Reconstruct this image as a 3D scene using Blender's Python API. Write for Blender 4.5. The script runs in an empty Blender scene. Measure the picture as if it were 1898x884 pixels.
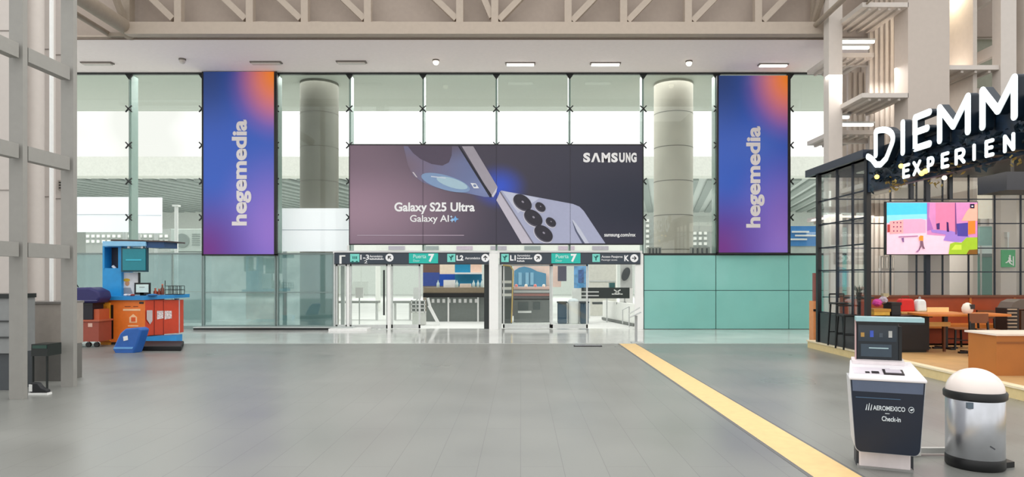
import bpy, math, random
from mathutils import Vector, Matrix
random.seed(7)
SC = bpy.context.scene
COL = SC.collection
F = 1250.0; CX = 965.0; HY = 512.0; EYE = 1.7

# ------------------------------------------------------------------ camera, world, lights
cd = bpy.data.cameras.new('camera'); cam = bpy.data.objects.new('camera', cd); COL.objects.link(cam)
cam.location = (0, 0, EYE); cam.rotation_euler = (math.pi/2, 0, 0)
cd.sensor_width = 36; cd.lens = 36*F/1898; cd.shift_x = -16/1898; cd.shift_y = 70/1898
cd.clip_end = 400
SC.camera = cam
SC.view_settings.view_transform = 'Standard'; SC.view_settings.look = 'None'
SC.view_settings.gamma = 1; SC.view_settings.use_curve_mapping = False
SC.view_settings.exposure = 0.12
w = bpy.data.worlds.new('sky'); SC.world = w; w.use_nodes = True
nt = w.node_tree; bg = nt.nodes['Background']
tc = nt.nodes.new('ShaderNodeTexCoord'); ns = nt.nodes.new('ShaderNodeTexNoise'); ns.inputs['Scale'].default_value = 5
rp = nt.nodes.new('ShaderNodeValToRGB')
rp.color_ramp.elements[0].position = .35; rp.color_ramp.elements[0].color = (.60, .60, .57, 1)
rp.color_ramp.elements[1].position = .62; rp.color_ramp.elements[1].color = (1.0, 1.0, 1.0, 1)
nt.links.new(tc.outputs['Generated'], ns.inputs['Vector']); nt.links.new(ns.outputs['Fac'], rp.inputs['Fac'])
nt.links.new(rp.outputs['Color'], bg.inputs['Color']); bg.inputs['Strength'].default_value = 1.5

def area(name, loc, rot, sx, sy, power, col=(1, 1, 1)):
    l = bpy.data.lights.new(name, 'AREA'); l.shape = 'RECTANGLE'; l.size = sx; l.size_y = sy; l.energy = power; l.color = col
    o = bpy.data.objects.new(name, l); COL.objects.link(o); o.location = loc; o.rotation_euler = rot
    return o
area('hall_light', (0, 9, 10.4), (0, 0, 0), 18, 7, 600, (1, .97, .93))
area('canopy_light', (0, 24.0, 8.2), (0, 0, 0), 44, 4.2, 1900, (1, .99, .97))  # added fill under the canopy, brightens the hoardings and the view through the doors
area('parking_light', (0, 50, 7.4), (0, 0, 0), 70, 10, 5000, (1, .99, .97))  # added fill that lifts the dark space under the parking soffit

# ------------------------------------------------------------------ helpers
def lin(c):
    return tuple(((x/255)/12.92 if x/255 <= .04045 else ((x/255+.055)/1.055)**2.4) for x in c)
MC = {}
def M(name, c, rough=.55, metal=0.0, var=.05, emit=0.0, scale=9.0, spec=.5):
    if name in MC: return MC[name]
    m = bpy.data.materials.new(name); m.use_nodes = True; t = m.node_tree; b = t.nodes['Principled BSDF']
    L = lin(c)
    n = t.nodes.new('ShaderNodeTexNoise'); n.inputs['Scale'].default_value = scale; n.inputs['Detail'].default_value = 4
    tcn = t.nodes.new('ShaderNodeTexCoord'); t.links.new(tcn.outputs['Object'], n.inputs['Vector'])
    r = t.nodes.new('ShaderNodeValToRGB')
    r.color_ramp.elements[0].position = .3; r.color_ramp.elements[1].position = .7
    r.color_ramp.elements[0].color = tuple(x*(1-var) for x in L)+(1,); r.color_ramp.elements[1].color = tuple(min(1, x*(1+var)) for x in L)+(1,)
    t.links.new(n.outputs['Fac'], r.inputs['Fac']); t.links.new(r.outputs['Color'], b.inputs['Base Color'])
    b.inputs['Roughness'].default_value = rough; b.inputs['Metallic'].default_value = metal
    b.inputs['Specular IOR Level'].default_value = spec
    if emit:
        t.links.new(r.outputs['Color'], b.inputs['Emission Color']); b.inputs['Emission Strength'].default_value = emit
    MC[name] = m; return m

def glass(name, tint, refl=.06, diffuse=0.0, dcol=(200, 220, 215), rough=.0, fres=.5):
    m = bpy.data.materials.new(name); m.use_nodes = True; t = m.node_tree
    for x in list(t.nodes): t.nodes.remove(x)
    out = t.nodes.new('ShaderNodeOutputMaterial'); tr = t.nodes.new('ShaderNodeBsdfTransparent'); tr.inputs['Color'].default_value = tuple(tint)+(1,)
    gl = t.nodes.new('ShaderNodeBsdfGlossy'); gl.inputs['Roughness'].default_value = rough; gl.inputs['Color'].default_value = (.9, .97, .95, 1)
    lw = t.nodes.new('ShaderNodeLayerWeight'); lw.inputs['Blend'].default_value = .25
    mu = t.nodes.new('ShaderNodeMath'); mu.operation = 'MULTIPLY_ADD'; mu.inputs[1].default_value = fres; mu.inputs[2].default_value = refl
    t.links.new(lw.outputs['Fresnel'], mu.inputs[0])
    mx = t.nodes.new('ShaderNodeMixShader'); t.links.new(mu.outputs[0], mx.inputs['Fac'])
    src = tr.outputs[0]
    if diffuse:
        df = t.nodes.new('ShaderNodeBsdfDiffuse'); df.inputs['Color'].default_value = lin(dcol)+(1,)
        tn = t.nodes.new('ShaderNodeBsdfTranslucent'); tn.inputs['Color'].default_value = lin(dcol)+(1,)
        a = t.nodes.new('ShaderNodeMixShader'); a.inputs['Fac'].default_value = .35
        t.links.new(df.outputs[0], a.inputs[1]); t.links.new(tn.outputs[0], a.inputs[2])
        n = t.nodes.new('ShaderNodeTexNoise'); n.inputs['Scale'].default_value = 1.3; n.inputs['Detail'].default_value = 3
        tcn = t.nodes.new('ShaderNodeTexCoord'); t.links.new(tcn.outputs['Object'], n.inputs['Vector'])
        mr = t.nodes.new('ShaderNodeMapRange'); mr.inputs['From Min'].default_value = .3; mr.inputs['From Max'].default_value = .7
        mr.inputs['To Min'].default_value = diffuse-.12; mr.inputs['To Max'].default_value = diffuse+.1
        t.links.new(n.outputs['Fac'], mr.inputs['Value'])
        c = t.nodes.new('ShaderNodeMixShader'); t.links.new(mr.outputs[0], c.inputs['Fac'])
        t.links.new(tr.outputs[0], c.inputs[1]); t.links.new(a.outputs[0], c.inputs[2]); src = c.outputs[0]
    t.links.new(src, mx.inputs[1]); t.links.new(gl.outputs[0], mx.inputs[2]); t.links.new(mx.outputs[0], out.inputs['Surface'])
    return m

def gradient(name, base, blobs, emit=0.0, rough=.35):
    """a printed picture: BASE plus soft colour blobs (u, v, radius, aspect, colour, power) over the object's own 0..1 box (x, z)"""
    m = bpy.data.materials.new(name); m.use_nodes = True; t = m.node_tree; b = t.nodes['Principled BSDF']
    tcn = t.nodes.new('ShaderNodeTexCoord'); sp = t.nodes.new('ShaderNodeSeparateXYZ'); t.links.new(tcn.outputs['Generated'], sp.inputs[0])
    def math_(op, a, b_=None):
        n = t.nodes.new('ShaderNodeMath'); n.operation = op
        for i, x in enumerate((a, b_)):
            if x is None: continue
            if isinstance(x, (int, float)): n.inputs[i].default_value = x
            else: t.links.new(x, n.inputs[i])
        return n.outputs[0]
    cur = None
    for (u, v, rad, asp, colr, pw) in blobs:
        du = math_('MULTIPLY', math_('SUBTRACT', sp.outputs['X'], u), asp); dv = math_('SUBTRACT', sp.outputs['Z'], v)
        d = math_('SQRT', math_('ADD', math_('MULTIPLY', du, du), math_('MULTIPLY', dv, dv)))
        mr = t.nodes.new('ShaderNodeMapRange'); mr.interpolation_type = 'SMOOTHSTEP'
        mr.inputs['From Min'].default_value = 0; mr.inputs['From Max'].default_value = rad
        mr.inputs['To Min'].default_value = pw; mr.inputs['To Max'].default_value = 0
        t.links.new(d, mr.inputs['Value'])
        mx = t.nodes.new('ShaderNodeMix'); mx.data_type = 'RGBA'
        t.links.new(mr.outputs[0], mx.inputs[0])
        if cur is None: mx.inputs[6].default_value = lin(base)+(1,)
        else: t.links.new(cur, mx.inputs[6])
        mx.inputs[7].default_value = lin(colr)+(1,)
        cur = mx.outputs[2]
    t.links.new(cur, b.inputs['Base Color']); b.inputs['Roughness'].default_value = rough
    if emit:
        t.links.new(cur, b.inputs['Emission Color']); b.inputs['Emission Strength'].default_value = emit
    return m

ORG = {}
class B:
    def __init__(s): s.v = []; s.f = []
    def _add(s, vs, fs):
        k = len(s.v); s.v += [Vector(p) for p in vs]; s.f += [tuple(i+k for i in f) for f in fs]; return s
    def box(s, x0, x1, y0, y1, z0, z1):
        return s._add([(x0,y0,z0),(x1,y0,z0),(x1,y1,z0),(x0,y1,z0),(x0,y0,z1),(x1,y0,z1),(x1,y1,z1),(x0,y1,z1)],
                      [(0,3,2,1),(4,5,6,7),(0,1,5,4),(1,2,6,5),(2,3,7,6),(3,0,4,7)])
    def bar(s, p, q, w, h, up=(0,0,1)):
        p = Vector(p); q = Vector(q); d = (q-p).normalized(); up = Vector(up)
        if abs(d.dot(up)) > .98: up = Vector((0,1,0))
        a = d.cross(up).normalized()*w/2; b = a.cross(d).normalized()*h/2
        vs = [p-a-b,p+a-b,p+a+b,p-a+b,q-a-b,q+a-b,q+a+b,q-a+b]
        return s._add(vs, [(0,3,2,1),(4,5,6,7),(0,1,5,4),(1,2,6,5),(2,3,7,6),(3,0,4,7)])
    def cyl(s, p, q, r, r2=None, n=20):
        p = Vector(p); q = Vector(q); r2 = r if r2 is None else r2; d = (q-p).normalized()
        up = Vector((0,0,1)) if abs(d.z) < .9 else Vector((1,0,0))
        a = d.cross(up).normalized(); b = d.cross(a).normalized()
        vs = []
        for i in range(n):
            t = 2*math.pi*i/n; vs.append(p+(a*math.cos(t)+b*math.sin(t))*r)
        for i in range(n):
            t = 2*math.pi*i/n; vs.append(q+(a*math.cos(t)+b*math.sin(t))*r2)
        fs = [(i, i+n, (i+1)%n+n, (i+1)%n) for i in range(n)]+[tuple(range(n)), tuple(range(2*n-1, n-1, -1))]
        return s._add(vs, fs)
    def tube(s, pts, r, n=10):
        for a, b in zip(pts[:-1], pts[1:]): s.cyl(a, b, r, n=n)
        return s
    def lathe(s, c, prof, n=40, z0=0):
        vs = []; fs = []
        for (r, z) in prof:
            for i in range(n):
                t = 2*math.pi*i/n; vs.append((c[0]+r*math.cos(t), c[1]+r*math.sin(t), z0+z))
        for k in range(len(prof)-1):
            for i in range(n):
                fs.append((k*n+i, k*n+(i+1)%n, (k+1)*n+(i+1)%n, (k+1)*n+i))
        fs.append(tuple(range(n-1, -1, -1))); fs.append(tuple((len(prof)-1)*n+i for i in range(n)))
        return s._add(vs, fs)
    def ball(s, c, r, n=18, sq=1.0):
        return s.lathe((c[0], c[1]), [(max(.0005, r*math.sin(math.pi*k/12)), -r*sq*math.cos(math.pi*k/12)) for k in range(13)], n, c[2])
    def prism(s, pts, off):
        pts = [Vector(p) for p in pts]; off = Vector(off); n = len(pts)
        return s._add(pts+[p+off for p in pts], [tuple(range(n)), tuple(range(2*n-1, n-1, -1))]+[(i, i+n, (i+1)%n+n, (i+1)%n) for i in range(n)])
    def build(s, name, m, parent=None, smooth=False, bevel=0.0, seg=2):
        me = bpy.data.meshes.new(name)
        vs = s.v
        if parent is None:
            lo = Vector([min(v[i] for v in vs) for i in range(3)]); hi = Vector([max(v[i] for v in vs) for i in range(3)])
            org = Vector(((lo.x+hi.x)/2, (lo.y+hi.y)/2, lo.z))
        else: org = ORG.get(parent.name, Vector((0,0,0)))
        me.from_pydata([tuple(v-org) for v in vs], [], s.f); me.update()
        import bmesh
        bm = bmesh.new(); bm.from_mesh(me); bmesh.ops.recalc_face_normals(bm, faces=bm.faces[:]); bm.to_mesh(me); bm.free()
        me.materials.append(m)
        if smooth:
            me.polygons.foreach_set('use_smooth', [True]*len(me.polygons)); me.set_sharp_from_angle(angle=.7)
        o = bpy.data.objects.new(name, me); COL.objects.link(o)
        if parent is None: o.location = org; ORG[o.name] = org.copy()
        else: o.parent = parent; ORG[o.name] = org.copy()
        if bevel:
            md = o.modifiers.new('bevel', 'BEVEL'); md.width = bevel; md.segments = seg; md.limit_method = 'ANGLE'
        return o
def bx(*a): return B().box(*a)
def tag(o, label, cat, group=None):
    o['label'] = label; o['category'] = cat
    if group: o['group'] = group
    return o
def thing(name, loc, label, cat, group=None, rz=None):
    o = bpy.data.objects.new(name, None); COL.objects.link(o); o.location = loc; o.empty_display_size = .1
    if rz is None: ORG[o.name] = Vector(loc)
    else: ORG[o.name] = Vector((0,0,0)); o.rotation_euler.z = rz
    return tag(o, label, cat, group)
def struct(o): o['kind'] = 'structure'; return o
def stuff(o, label=None, cat=None):
    o['kind'] = 'stuff'
    if label: tag(o, label, cat)
    return o
def kids(o): return [c for c in COL.objects if c.parent == o]
def copy_tree(o, parent=None):
    c = o.copy(); COL.objects.link(c); c.parent = parent; ORG[c.name] = ORG.get(o.name, Vector((0,0,0))).copy()
    for ch in kids(o): copy_tree(ch, c)
    return c
def P(px, py, Y): return Vector(((px-CX)*Y/F, Y, EYE-(py-HY)*Y/F))
def X(px, Y): return (px-CX)*Y/F
def Z(py, Y): return EYE-(py-HY)*Y/F
def pxbox(b, x0, x1, y0, y1, Ya, Yb):
    """front face as seen at depth Ya"""
    return b.box(X(x0,Ya), X(x1,Ya), Ya, Yb, Z(y1,Ya), Z(y0,Ya))
def text_geo(s, off=0.0, extrude=.5):
    cu = bpy.data.curves.new('t', 'FONT'); cu.body = s; cu.offset = off; cu.extrude = extrude; cu.resolution_u = 4
    ob = bpy.data.objects.new('t', cu); COL.objects.link(ob); bpy.context.view_layer.update()
    dg = bpy.context.evaluated_depsgraph_get(); me = bpy.data.meshes.new_from_object(ob.evaluated_get(dg))
    vs = [v.co.copy() for v in me.vertices]; fs = [tuple(p.vertices) for p in me.polygons]
    bpy.data.objects.remove(ob); bpy.data.curves.remove(cu); bpy.data.meshes.remove(me)
    return vs, fs
def put_text(s, name, m, parent, O, w_, h_, th=.01, off=.0, U=(1,0,0), V=(0,0,1)):
    vs, fs = text_geo(s, off)
    x0 = min(v.x for v in vs); x1 = max(v.x for v in vs); y0 = min(v.y for v in vs); y1 = max(v.y for v in vs)
    U = Vector(U); V = Vector(V); N = U.cross(V); O = Vector(O)
    b = B(); b._add([O+U*((v.x-x0)/(x1-x0)*w_)+V*((v.y-y0)/(y1-y0)*h_)+N*((v.z+.5)*th) for v in vs], fs)
    return b.build(name, m, parent)
def px_text(s, name, m, parent, x0, x1, y0, y1, Y, th=.01, off=.0):
    return put_text(s, name, m, parent, (X(x0,Y), Y, Z(y1,Y)), X(x1,Y)-X(x0,Y), Z(y0,Y)-Z(y1,Y), th, off)
def poly(b, pts, Y, th=.004):
    return b.prism([P(x, y, Y) for x, y in pts], (0, -th, 0))
def ellipse(cx, cy, a, c, rot=0, n=24):
    r = math.radians(rot); out = []
    for i in range(n):
        t = 2*math.pi*i/n; u = a*math.cos(t); v = c*math.sin(t)
        out.append((cx+u*math.cos(r)-v*math.sin(r), cy+u*math.sin(r)+v*math.cos(r)))
    return out

# ------------------------------------------------------------------ materials
beige = M('warm_beige_paint', (206,196,188), .6)
soffit_m = M('soffit_plaster', (252,240,238), .75, var=.02)
truss_m = M('truss_beige_paint', (176,162,148), .55, var=.03)
steel_grey = M('grey_painted_steel', (150,148,143), .5, var=.03)
fin_m = M('glass_fin_green', (138,162,154), .25)
dark_steel = M('dark_steel', (42,46,46), .4, .4)
black = M('matt_black', (14,15,17), .45)
white = M('white_paint', (238,238,236), .45, var=.02)
glow_white = M('bright_white_board', (246,247,252), .5, var=.01, emit=.3)  # slight emission added so the blank boards read as overexposed white
teal_panel = M('teal_glass_panel', (128,190,182), .12, var=.03, scale=1.5)
chrome = M('brushed_chrome', (190,190,194), .25, 1.0)
alum = M('aluminium_frame', (205,208,206), .35, .3)
navy = M('navy_plastic', (6,24,46), .3)
orange = M('orange_laminate', (236,122,42), .4)
ochre = M('ochre_laminate', (240,160,45), .4)
blue = M('bright_blue_laminate', (40,140,205), .4)
glass_clear = glass('clear_glass', (.975, .985, .976), .015, fres=.25)
glass_cafe = glass('cafe_glass', (.97, .98, .98), .02, fres=.3)
glass_door = glass('door_glass', (.965, .98, .97), .03, fres=.3)
glass_hazy = glass('hazy_green_glass', (.80, .90, .89), .08, .42, (128,162,162), .03)

# ------------------------------------------------------------------ the hall
YW = 21.7
def floor_mat(name, c, rough, joint=.38, contrast=.6, cloud=.10):
    m = bpy.data.materials.new(name); m.use_nodes = True; t = m.node_tree; b = t.nodes['Principled BSDF']
    tcn = t.nodes.new('ShaderNodeTexCoord'); mp = t.nodes.new('ShaderNodeMapping'); t.links.new(tcn.outputs['Object'], mp.inputs['Vector'])
    mp.inputs['Rotation'].default_value = (0, 0, math.pi/2)
    br = t.nodes.new('ShaderNodeTexBrick'); br.inputs['Scale'].default_value = 1; br.inputs['Brick Width'].default_value = 3.04; br.inputs['Row Height'].default_value = joint
    br.inputs['Mortar Size'].default_value = .0028; br.inputs['Mortar Smooth'].default_value = .3
    L = lin(c)
    br.inputs['Color1'].default_value = L+(1,); br.inputs['Color2'].default_value = tuple(x*.97 for x in L)+(1,); br.inputs['Mortar'].default_value = tuple(x*contrast for x in L)+(1,)
    t.links.new(mp.outputs[0], br.inputs['Vector'])
    n = t.nodes.new('ShaderNodeTexNoise'); n.inputs['Scale'].default_value = .55; n.inputs['Detail'].default_value = 2; t.links.new(tcn.outputs['Object'], n.inputs['Vector'])
    mr = t.nodes.new('ShaderNodeMapRange'); mr.inputs['From Min'].default_value = .3; mr.inputs['From Max'].default_value = .7; mr.inputs['To Min'].default_value = 1-cloud; mr.inputs['To Max'].default_value = 1+cloud
    t.links.new(n.outputs['Fac'], mr.inputs['Value'])
    mx = t.nodes.new('ShaderNodeMix'); mx.data_type = 'RGBA'; mx.blend_type = 'MULTIPLY'; mx.inputs[0].default_value = 1
    t.links.new(br.outputs['Color'], mx.inputs[6]); t.links.new(mr.outputs[0], mx.inputs[7])
    t.links.new(mx.outputs[2], b.inputs['Base Color']); b.inputs['Roughness'].default_value = rough
    mr2 = t.nodes.new('ShaderNodeMapRange'); mr2.inputs['From Min'].default_value = .3; mr2.inputs['From Max'].default_value = .7; mr2.inputs['To Min'].default_value = rough-.06; mr2.inputs['To Max'].default_value = rough+.08
    t.links.new(n.outputs['Fac'], mr2.inputs['Value']); t.links.new(mr2.outputs[0], b.inputs['Roughness'])
    return m
struct(bx(-24,24,-8,17.0,-.1,0).build('floor', floor_mat('grey_plank_floor', (130,131,127), .33)))
struct(bx(-24,24,17.06,YW+.25,-.1,-.0).build('trim_1', floor_mat('polished_light_tile', (214,216,212), .10, 1.18, .85, .03)))
struct(bx(-24,24,17.0,17.06,-.1,.004).build('trim_2', M('steel_floor_joint', (205,208,206), .3, .4)))
struct(bx(2.48,2.89,-2,16.98,-.01,.004).build('trim_3', M('yellow_floor_band', (232,198,138), .5, var=.05)))
struct(bx(2.44,2.48,-2,16.98,-.01,.003).build('trim_4', M('grey_joint_strip', (105,105,105), .5)))
struct(bx(2.89,2.92,-2,16.98,-.01,.003).build('trim_5', M('grey_joint_strip', (105,105,105), .5)))
struct(bx(-24,24,18.55,YW+.06,8.24,8.40).build('ceiling', soffit_m))
struct(bx(-24,24,18.4,18.55,8.24,11.5).build('wall_back', M('bulkhead_paint', (166,152,141), .7, var=.03)))
bt = B(); bt.box(-24,24,YW-.06,YW+.06,8.19,8.24); struct(bt.build('trim_6', dark_steel))
# conduits along the foot of the bulkhead
for i, (z, r, mm) in enumerate(((8.165,.034,truss_m),(8.10,.022,M('conduit_dark', (128,112,100), .5)))):
    o = B().cyl((-15, 18.2, z), (8.6, 18.2, z), r).build('conduit', mm, smooth=True)
    tag(o, ('thicker pale conduit pipe along the foot of the bulkhead','thin brown conduit pipe just below the thicker pale one')[i], 'pipe')
# main truss across the hall
t = thing('roof_truss', (0, 18.0, 8.2), 'wide beige roof truss with angled braces crossing above the soffit', 'truss')
YT = 18.0
bx(X(236,YT), X(1534,YT), YT-.14, YT+.14, Z(66,YT), Z(44,YT)).build('bottom_chord', truss_m, t)
def post(px, w=13): pxbox(B(), px-w/2, px+w/2, -60, 44, YT-.1, YT+.1).build('post', truss_m, t)
def brace(px, py, dx, dy, w=.16):
    p = P(px, py, YT); q = P(px+dx, py+dy, YT)
    B().bar(p, q, .16, w, (0,1,0)).build('brace', truss_m, t)
for px in (329, 462, 564, 681, 852, 917, 1053, 1156, 1276, 1406): post(px)
for px in (322, 456, 558, 676, 846): brace(px, 36, -96, -92)
brace(912, 33, -30, -70, .12); brace(925, 38, 78, -80)
for px in (1060, 1163, 1283, 1413): brace(px, 40, 92, -95)
for px in (470, 570, 688): bx(X(px,YT), X(px+26,YT), YT-.02, YT+.02, Z(46,YT), Z(40,YT)).build('gusset_plate', truss_m, t)
# girders running towards the hall
def girder(px, sgn, label, rt=.19, ye=9.5):
    x = X(px, 18.0)
    g = thing('roof_girder', (x, 18.0, 8.3), label, 'girder')
    gm = M('girder_paint', (150,137,122), .55)
    z = 8.34
    B().cyl((x, 18.25, z), (x, ye, z+.12), rt).build('lower_tube', gm, g, True)
    B().cyl((x-sgn*.55, 18.25, z-.12), (x-sgn*.55, ye, z), .07*rt/.19).build('side_tube', gm, g, True)
    B().bar((x, 18.05, z+.1), (x, 18.05, z+2.6), rt*1.5, rt*1.3).build('end_post', gm, g)
    for y0, y1 in ((18.0,16.4),(16.2,17.8),(15.0,13.4),(14.6,15.9)):
        B().bar((x, y0, z+.1), (x-sgn*.2, y1, z+2.4), .13, .13).build('web_brace', gm, g)
    B().ball((x, 18.2, z), rt*1.35).build('end_node', gm, g, True)
    B().bar((x-.5, 18.2, z-.16), (x+.5, 18.2, z-.16), .3, .1).build('end_plate', gm, g)
    return g
girder(233, 1, 'tubular beige girder at the left running from the bulkhead towards the hall')
girder(1508, -1, 'tubular beige girder at the right beside the tower column', .07, 15.0)

# soffit lights
lit = M('lit_tube', (255,252,246), .4, emit=1.6, var=0)
unlit = M('unlit_tube', (214,206,200), .4)
hous = M('lamp_housing', (120,112,106), .5)
def linear(px0, px1, py, on, label):
    Yc = (8.24-EYE)*F/(HY-py)
    x0, x1 = X(px0, Yc), X(px1, Yc)
    l = thing('linear_light', ((x0+x1)/2, Yc, 8.24), label, 'ceiling light', 'linear lights in the soffit')
    bx(x0-.02, x1+.02, Yc-.10, Yc+.10, 8.205, 8.238).build('housing', hous, l)
    bx(x0+.02, x1-.02, Yc-.085, Yc+.085, 8.165, 8.206).build('diffuser', lit if on else unlit, l, bevel=.01)
for a in ((153,208,116,0,'unlit linear soffit light at the far left beside the grey lattice'),(466,521,115,0,'unlit linear soffit light above the left blue banner'),
          (625,678,114,0,'unlit linear soffit light above the left end of the dark billboard'),(938,991,117,1,'lit linear soffit light above the billboard middle'),
          (1095,1149,117,1,'lit linear soffit light above the right half of the billboard'),(1407,1459,119,1,'lit linear soffit light above the right blue banner')): linear(*a)
for px, py, on, lab in ((338,111,0,'unlit round dome lamp in the soffit left of the blue banner'),(808,113,1,'glowing round dome lamp in the soffit over the billboard'),(1277,115,1,'glowing round dome lamp in the soffit near the right round column')):
    Yc = (8.24-EYE)*F/(HY-py)-.1
    l = thing('dome_lamp', (X(px,Yc), Yc, 8.24), lab, 'ceiling light', 'round lamps in the soffit')
    B().cyl((X(px,Yc),Yc,8.20),(X(px,Yc),Yc,8.238),.105).build('rim', hous, l, True)
    B().ball((X(px,Yc),Yc,8.17), .088).build('globe', M('lit_globe',(255,246,225),.4,emit=2.2,var=0) if on else unlit, l, True)

# ------------------------------------------------------------------ glass wall
PITCH = 2.362; X0 = -.781; ZR = [2.43, 3.59, 4.75, 5.91, 7.08, 8.22]
for k in range(-7, 7):
    xa = X0+k*PITCH; xb = xa+PITCH
    g = B()
    for za, zb in zip(ZR[:-1], ZR[1:]): g.box(xa+.008, xb-.008, YW-.012, YW+.012, za+.006, zb-.006)
    wn = struct(g.build('window_%d' % (k+8), glass_clear))
    f = B(); f.box(xa-.03, xa+.03, YW+.06, YW+.45, 2.43, 8.22); f.build('glass_fin', fin_m, wn)
    for z in ZR[1:-1]:
        s = B()
        for sx in (-1, 1):
            for sz in (-1, 1):
                s.bar((xa, YW-.05, z), (xa+sx*.10, YW-.03, z+sz*.10), .034, .034)
        s.cyl((xa, YW-.07, z), (xa, YW+.08, z), .035, n=10); s.build('spider_fitting', dark_steel, wn)
    s = B(); s.prism([(xa-.13, YW-.03, 8.2), (xa+.13, YW-.03, 8.2), (xa, YW-.03, 8.02)], (0, .06, 0)); s.build('head_bracket', dark_steel, wn)
    B().box(xa-.01, xa+.01, YW-.016, YW+.016, 2.43, 8.2).build('joint', M('silicone_joint', (120,140,134), .5), wn)
struct(bx(-17.4, X(618,YW), YW-.05, YW+.05, 2.40, 2.45).build('trim_7', M('transom_grey', (120,134,132), .4, .3)))
struct(bx(X(618,YW), X(1190,YW), YW-.05, YW+.05, 2.43, 2.52).build('trim_8', white))
struct(bx(X(1190,YW), 14, YW-.07, YW+.05, 2.385, 2.44).build('trim_9', dark_steel))
# lower left glazing
n = 20
for x0, x1, fr in ((-17.4, X(320,YW), 0), (X(321,YW), X(376,YW), 0), (X(377,YW), X(512,YW), 1), (X(514,YW), X(619,YW), 1)):
    n += 1
    g = B(); zs = (1.18 if fr else 1.2)
    g.box(x0+.02, x1-.02, YW-.01, YW+.01, .1, zs); g.box(x0+.02, x1-.02, YW-.01, YW+.01, zs+.012, 2.40)
    o = struct(g.build('window_%d' % n, glass_hazy))
    if fr:
        b = B(); b.box(x0-.0, x0+.05, YW-.05, YW+.04, .08, 2.40); b.box(x1-.04, x1, YW-.05, YW+.04, .08, 2.40); b.box(x0, x1, YW-.04, YW+.04, .08, .13)
        b.box(x0+.05, x1-.04, YW-.03, YW+.03, zs-.012, zs+.02); b.build('frame', M('grey_green_frame', (128,146,144), .4, .2), o)
    else:
        b = B(); b.box(x1-.03, x1, YW-.03, YW+.03, .08, 2.4); b.box(x0, x1, YW-.03, YW+.03, .0, .1); b.build('frame', M('grey_green_frame', (128,146,144), .4, .2), o)
struct(bx(X(370,YW), X(619,YW), YW-.42, YW+.06, 0, .07).build('baseboard_left', M('black_sill', (30,34,35), .3)))
struct(bx(X(370,YW), X(660,YW), YW-.44, YW+.0, .07, .10).build('trim_10', M('sill_metal', (196,202,200), .3, .4)))
struct(bx(X(621,YW), X(690,YW), YW-.75, YW-.12, 0, .07).build('trim_18', M('white_threshold', (240,240,238), .4)))
# right teal panels
xs = [X(1193,YW), X(1326,YW), X(1461,YW), X(1593,YW), X(1700,YW), 14.0]
wr = struct(bx(xs[0], xs[-1], YW-.02, YW+.05, 0, 2.40).build('wall_right', M('joint_dark_teal', (30,66,64), .4)))
for a, b_ in zip(xs[:-1], xs[1:]):
    for za, zb in ((.015, 1.235), (1.255, 2.37)):
        bx(a+.012, b_-.012, YW-.05, YW-.02, za, zb).build('glass_panel', teal_panel, wr)
# entrance frame
pil = M('white_pillar', (242,242,240), .4, var=.01)
struct(bx(X(907,YW), X(924,YW), YW-.16, YW+.16, 0, 2.42).build('trim_11', pil))
struct(bx(X(1177,YW), X(1191,YW), YW-.1, YW+.1, 0, 2.42).build('trim_12', pil))
struct(bx(X(619,YW), X(622,YW), YW-.05, YW+.05, 0, 2.42).build('trim_13', alum))
struct(bx(X(644,YW), X(648,YW), YW-.06, YW+.05, 0, 2.7).build('trim_14', pil))
struct(bx(X(719,YW), X(724,YW), YW-.07, YW+.05, 0, 2.08).build('trim_15', pil))
struct(bx(X(897,YW), X(907,YW), YW+.1, YW+.4, 0, 2.08).build('trim_16', M('dark_frame', (34,40,40), .4)))
struct(bx(X(924,YW), X(930,YW), YW-.05, YW+.05, 0, 2.08).build('trim_17', alum))
def door(n, px0, px1, Y, label=None):
    x0, x1 = X(px0,YW), X(px1,YW)
    o = struct(bx(x0+.05, x1-.05, Y-.008, Y+.008, .12, 2.06).build('door_%d' % n, glass_door))
    b = B(); b.box(x0, x0+.05, Y-.03, Y+.03, .02, 2.08); b.box(x1-.05, x1, Y-.03, Y+.03, .02, 2.08); b.box(x0, x1, Y-.03, Y+.03, .02, .14); b.box(x0, x1, Y-.03, Y+.03, 2.03, 2.08)
    b.build('frame', alum, o); return o
door(1, 623, 644, YW)
d = door(2, 649, 719, YW)
B().box(X(711,YW), X(714,YW), YW-.08, YW-.05, .45, 1.9).build('handle', dark_steel, d)
d = door(3, 724, 778, YW+.12)
d = door(4, 932, 1022, YW+.22)
B().tube([(X(948,YW), YW+.1, .2), (X(951,YW), YW+.1, 1.9), (X(946,YW), YW+.1, 2.03), (X(932,YW), YW+.1, 2.06)], .022).build('handle', M('brass_rail', (196,172,110), .3, .6), d, True)
d = door(5, 1022, 1090, YW+.12)

# ------------------------------------------------------------------ outside
ext_w = M('pale_outdoor_plaster', (236,238,232), .8, var=.02)
struct(bx(-70,70,YW+.25,95,-.12,-.01).build('ground', M('pale_pavement', (214,216,212), .6, scale=1)))
struct(bx(-40,40,YW+.07,26.9,8.28,8.75).build('canopy', M('canopy_underside', (206,212,202), .7, var=.02)))
struct(bx(-70,60,40,41.2,7.66,8.8).build('wall_opposite', M('concrete_fascia', (232,234,226), .8)))
sl = B()
for i in range(120): 
    x = -68+i*1.05; sl.bar((x-2.2, 41.3, 7.62), (x+2.2, 62, 7.62), .5, .12)
so = struct(bx(-70,60,41.2,63,7.72,8.0).build('ceiling_parking', M('parking_soffit', (206,214,210), .8)))
sl.build('slats', M('soffit_slats', (150,160,156), .7), so)
struct(bx(-70,60,62.5,63.2,0,7.7).build('wall_far', M('far_wall', (210,216,210), .8)))
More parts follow.
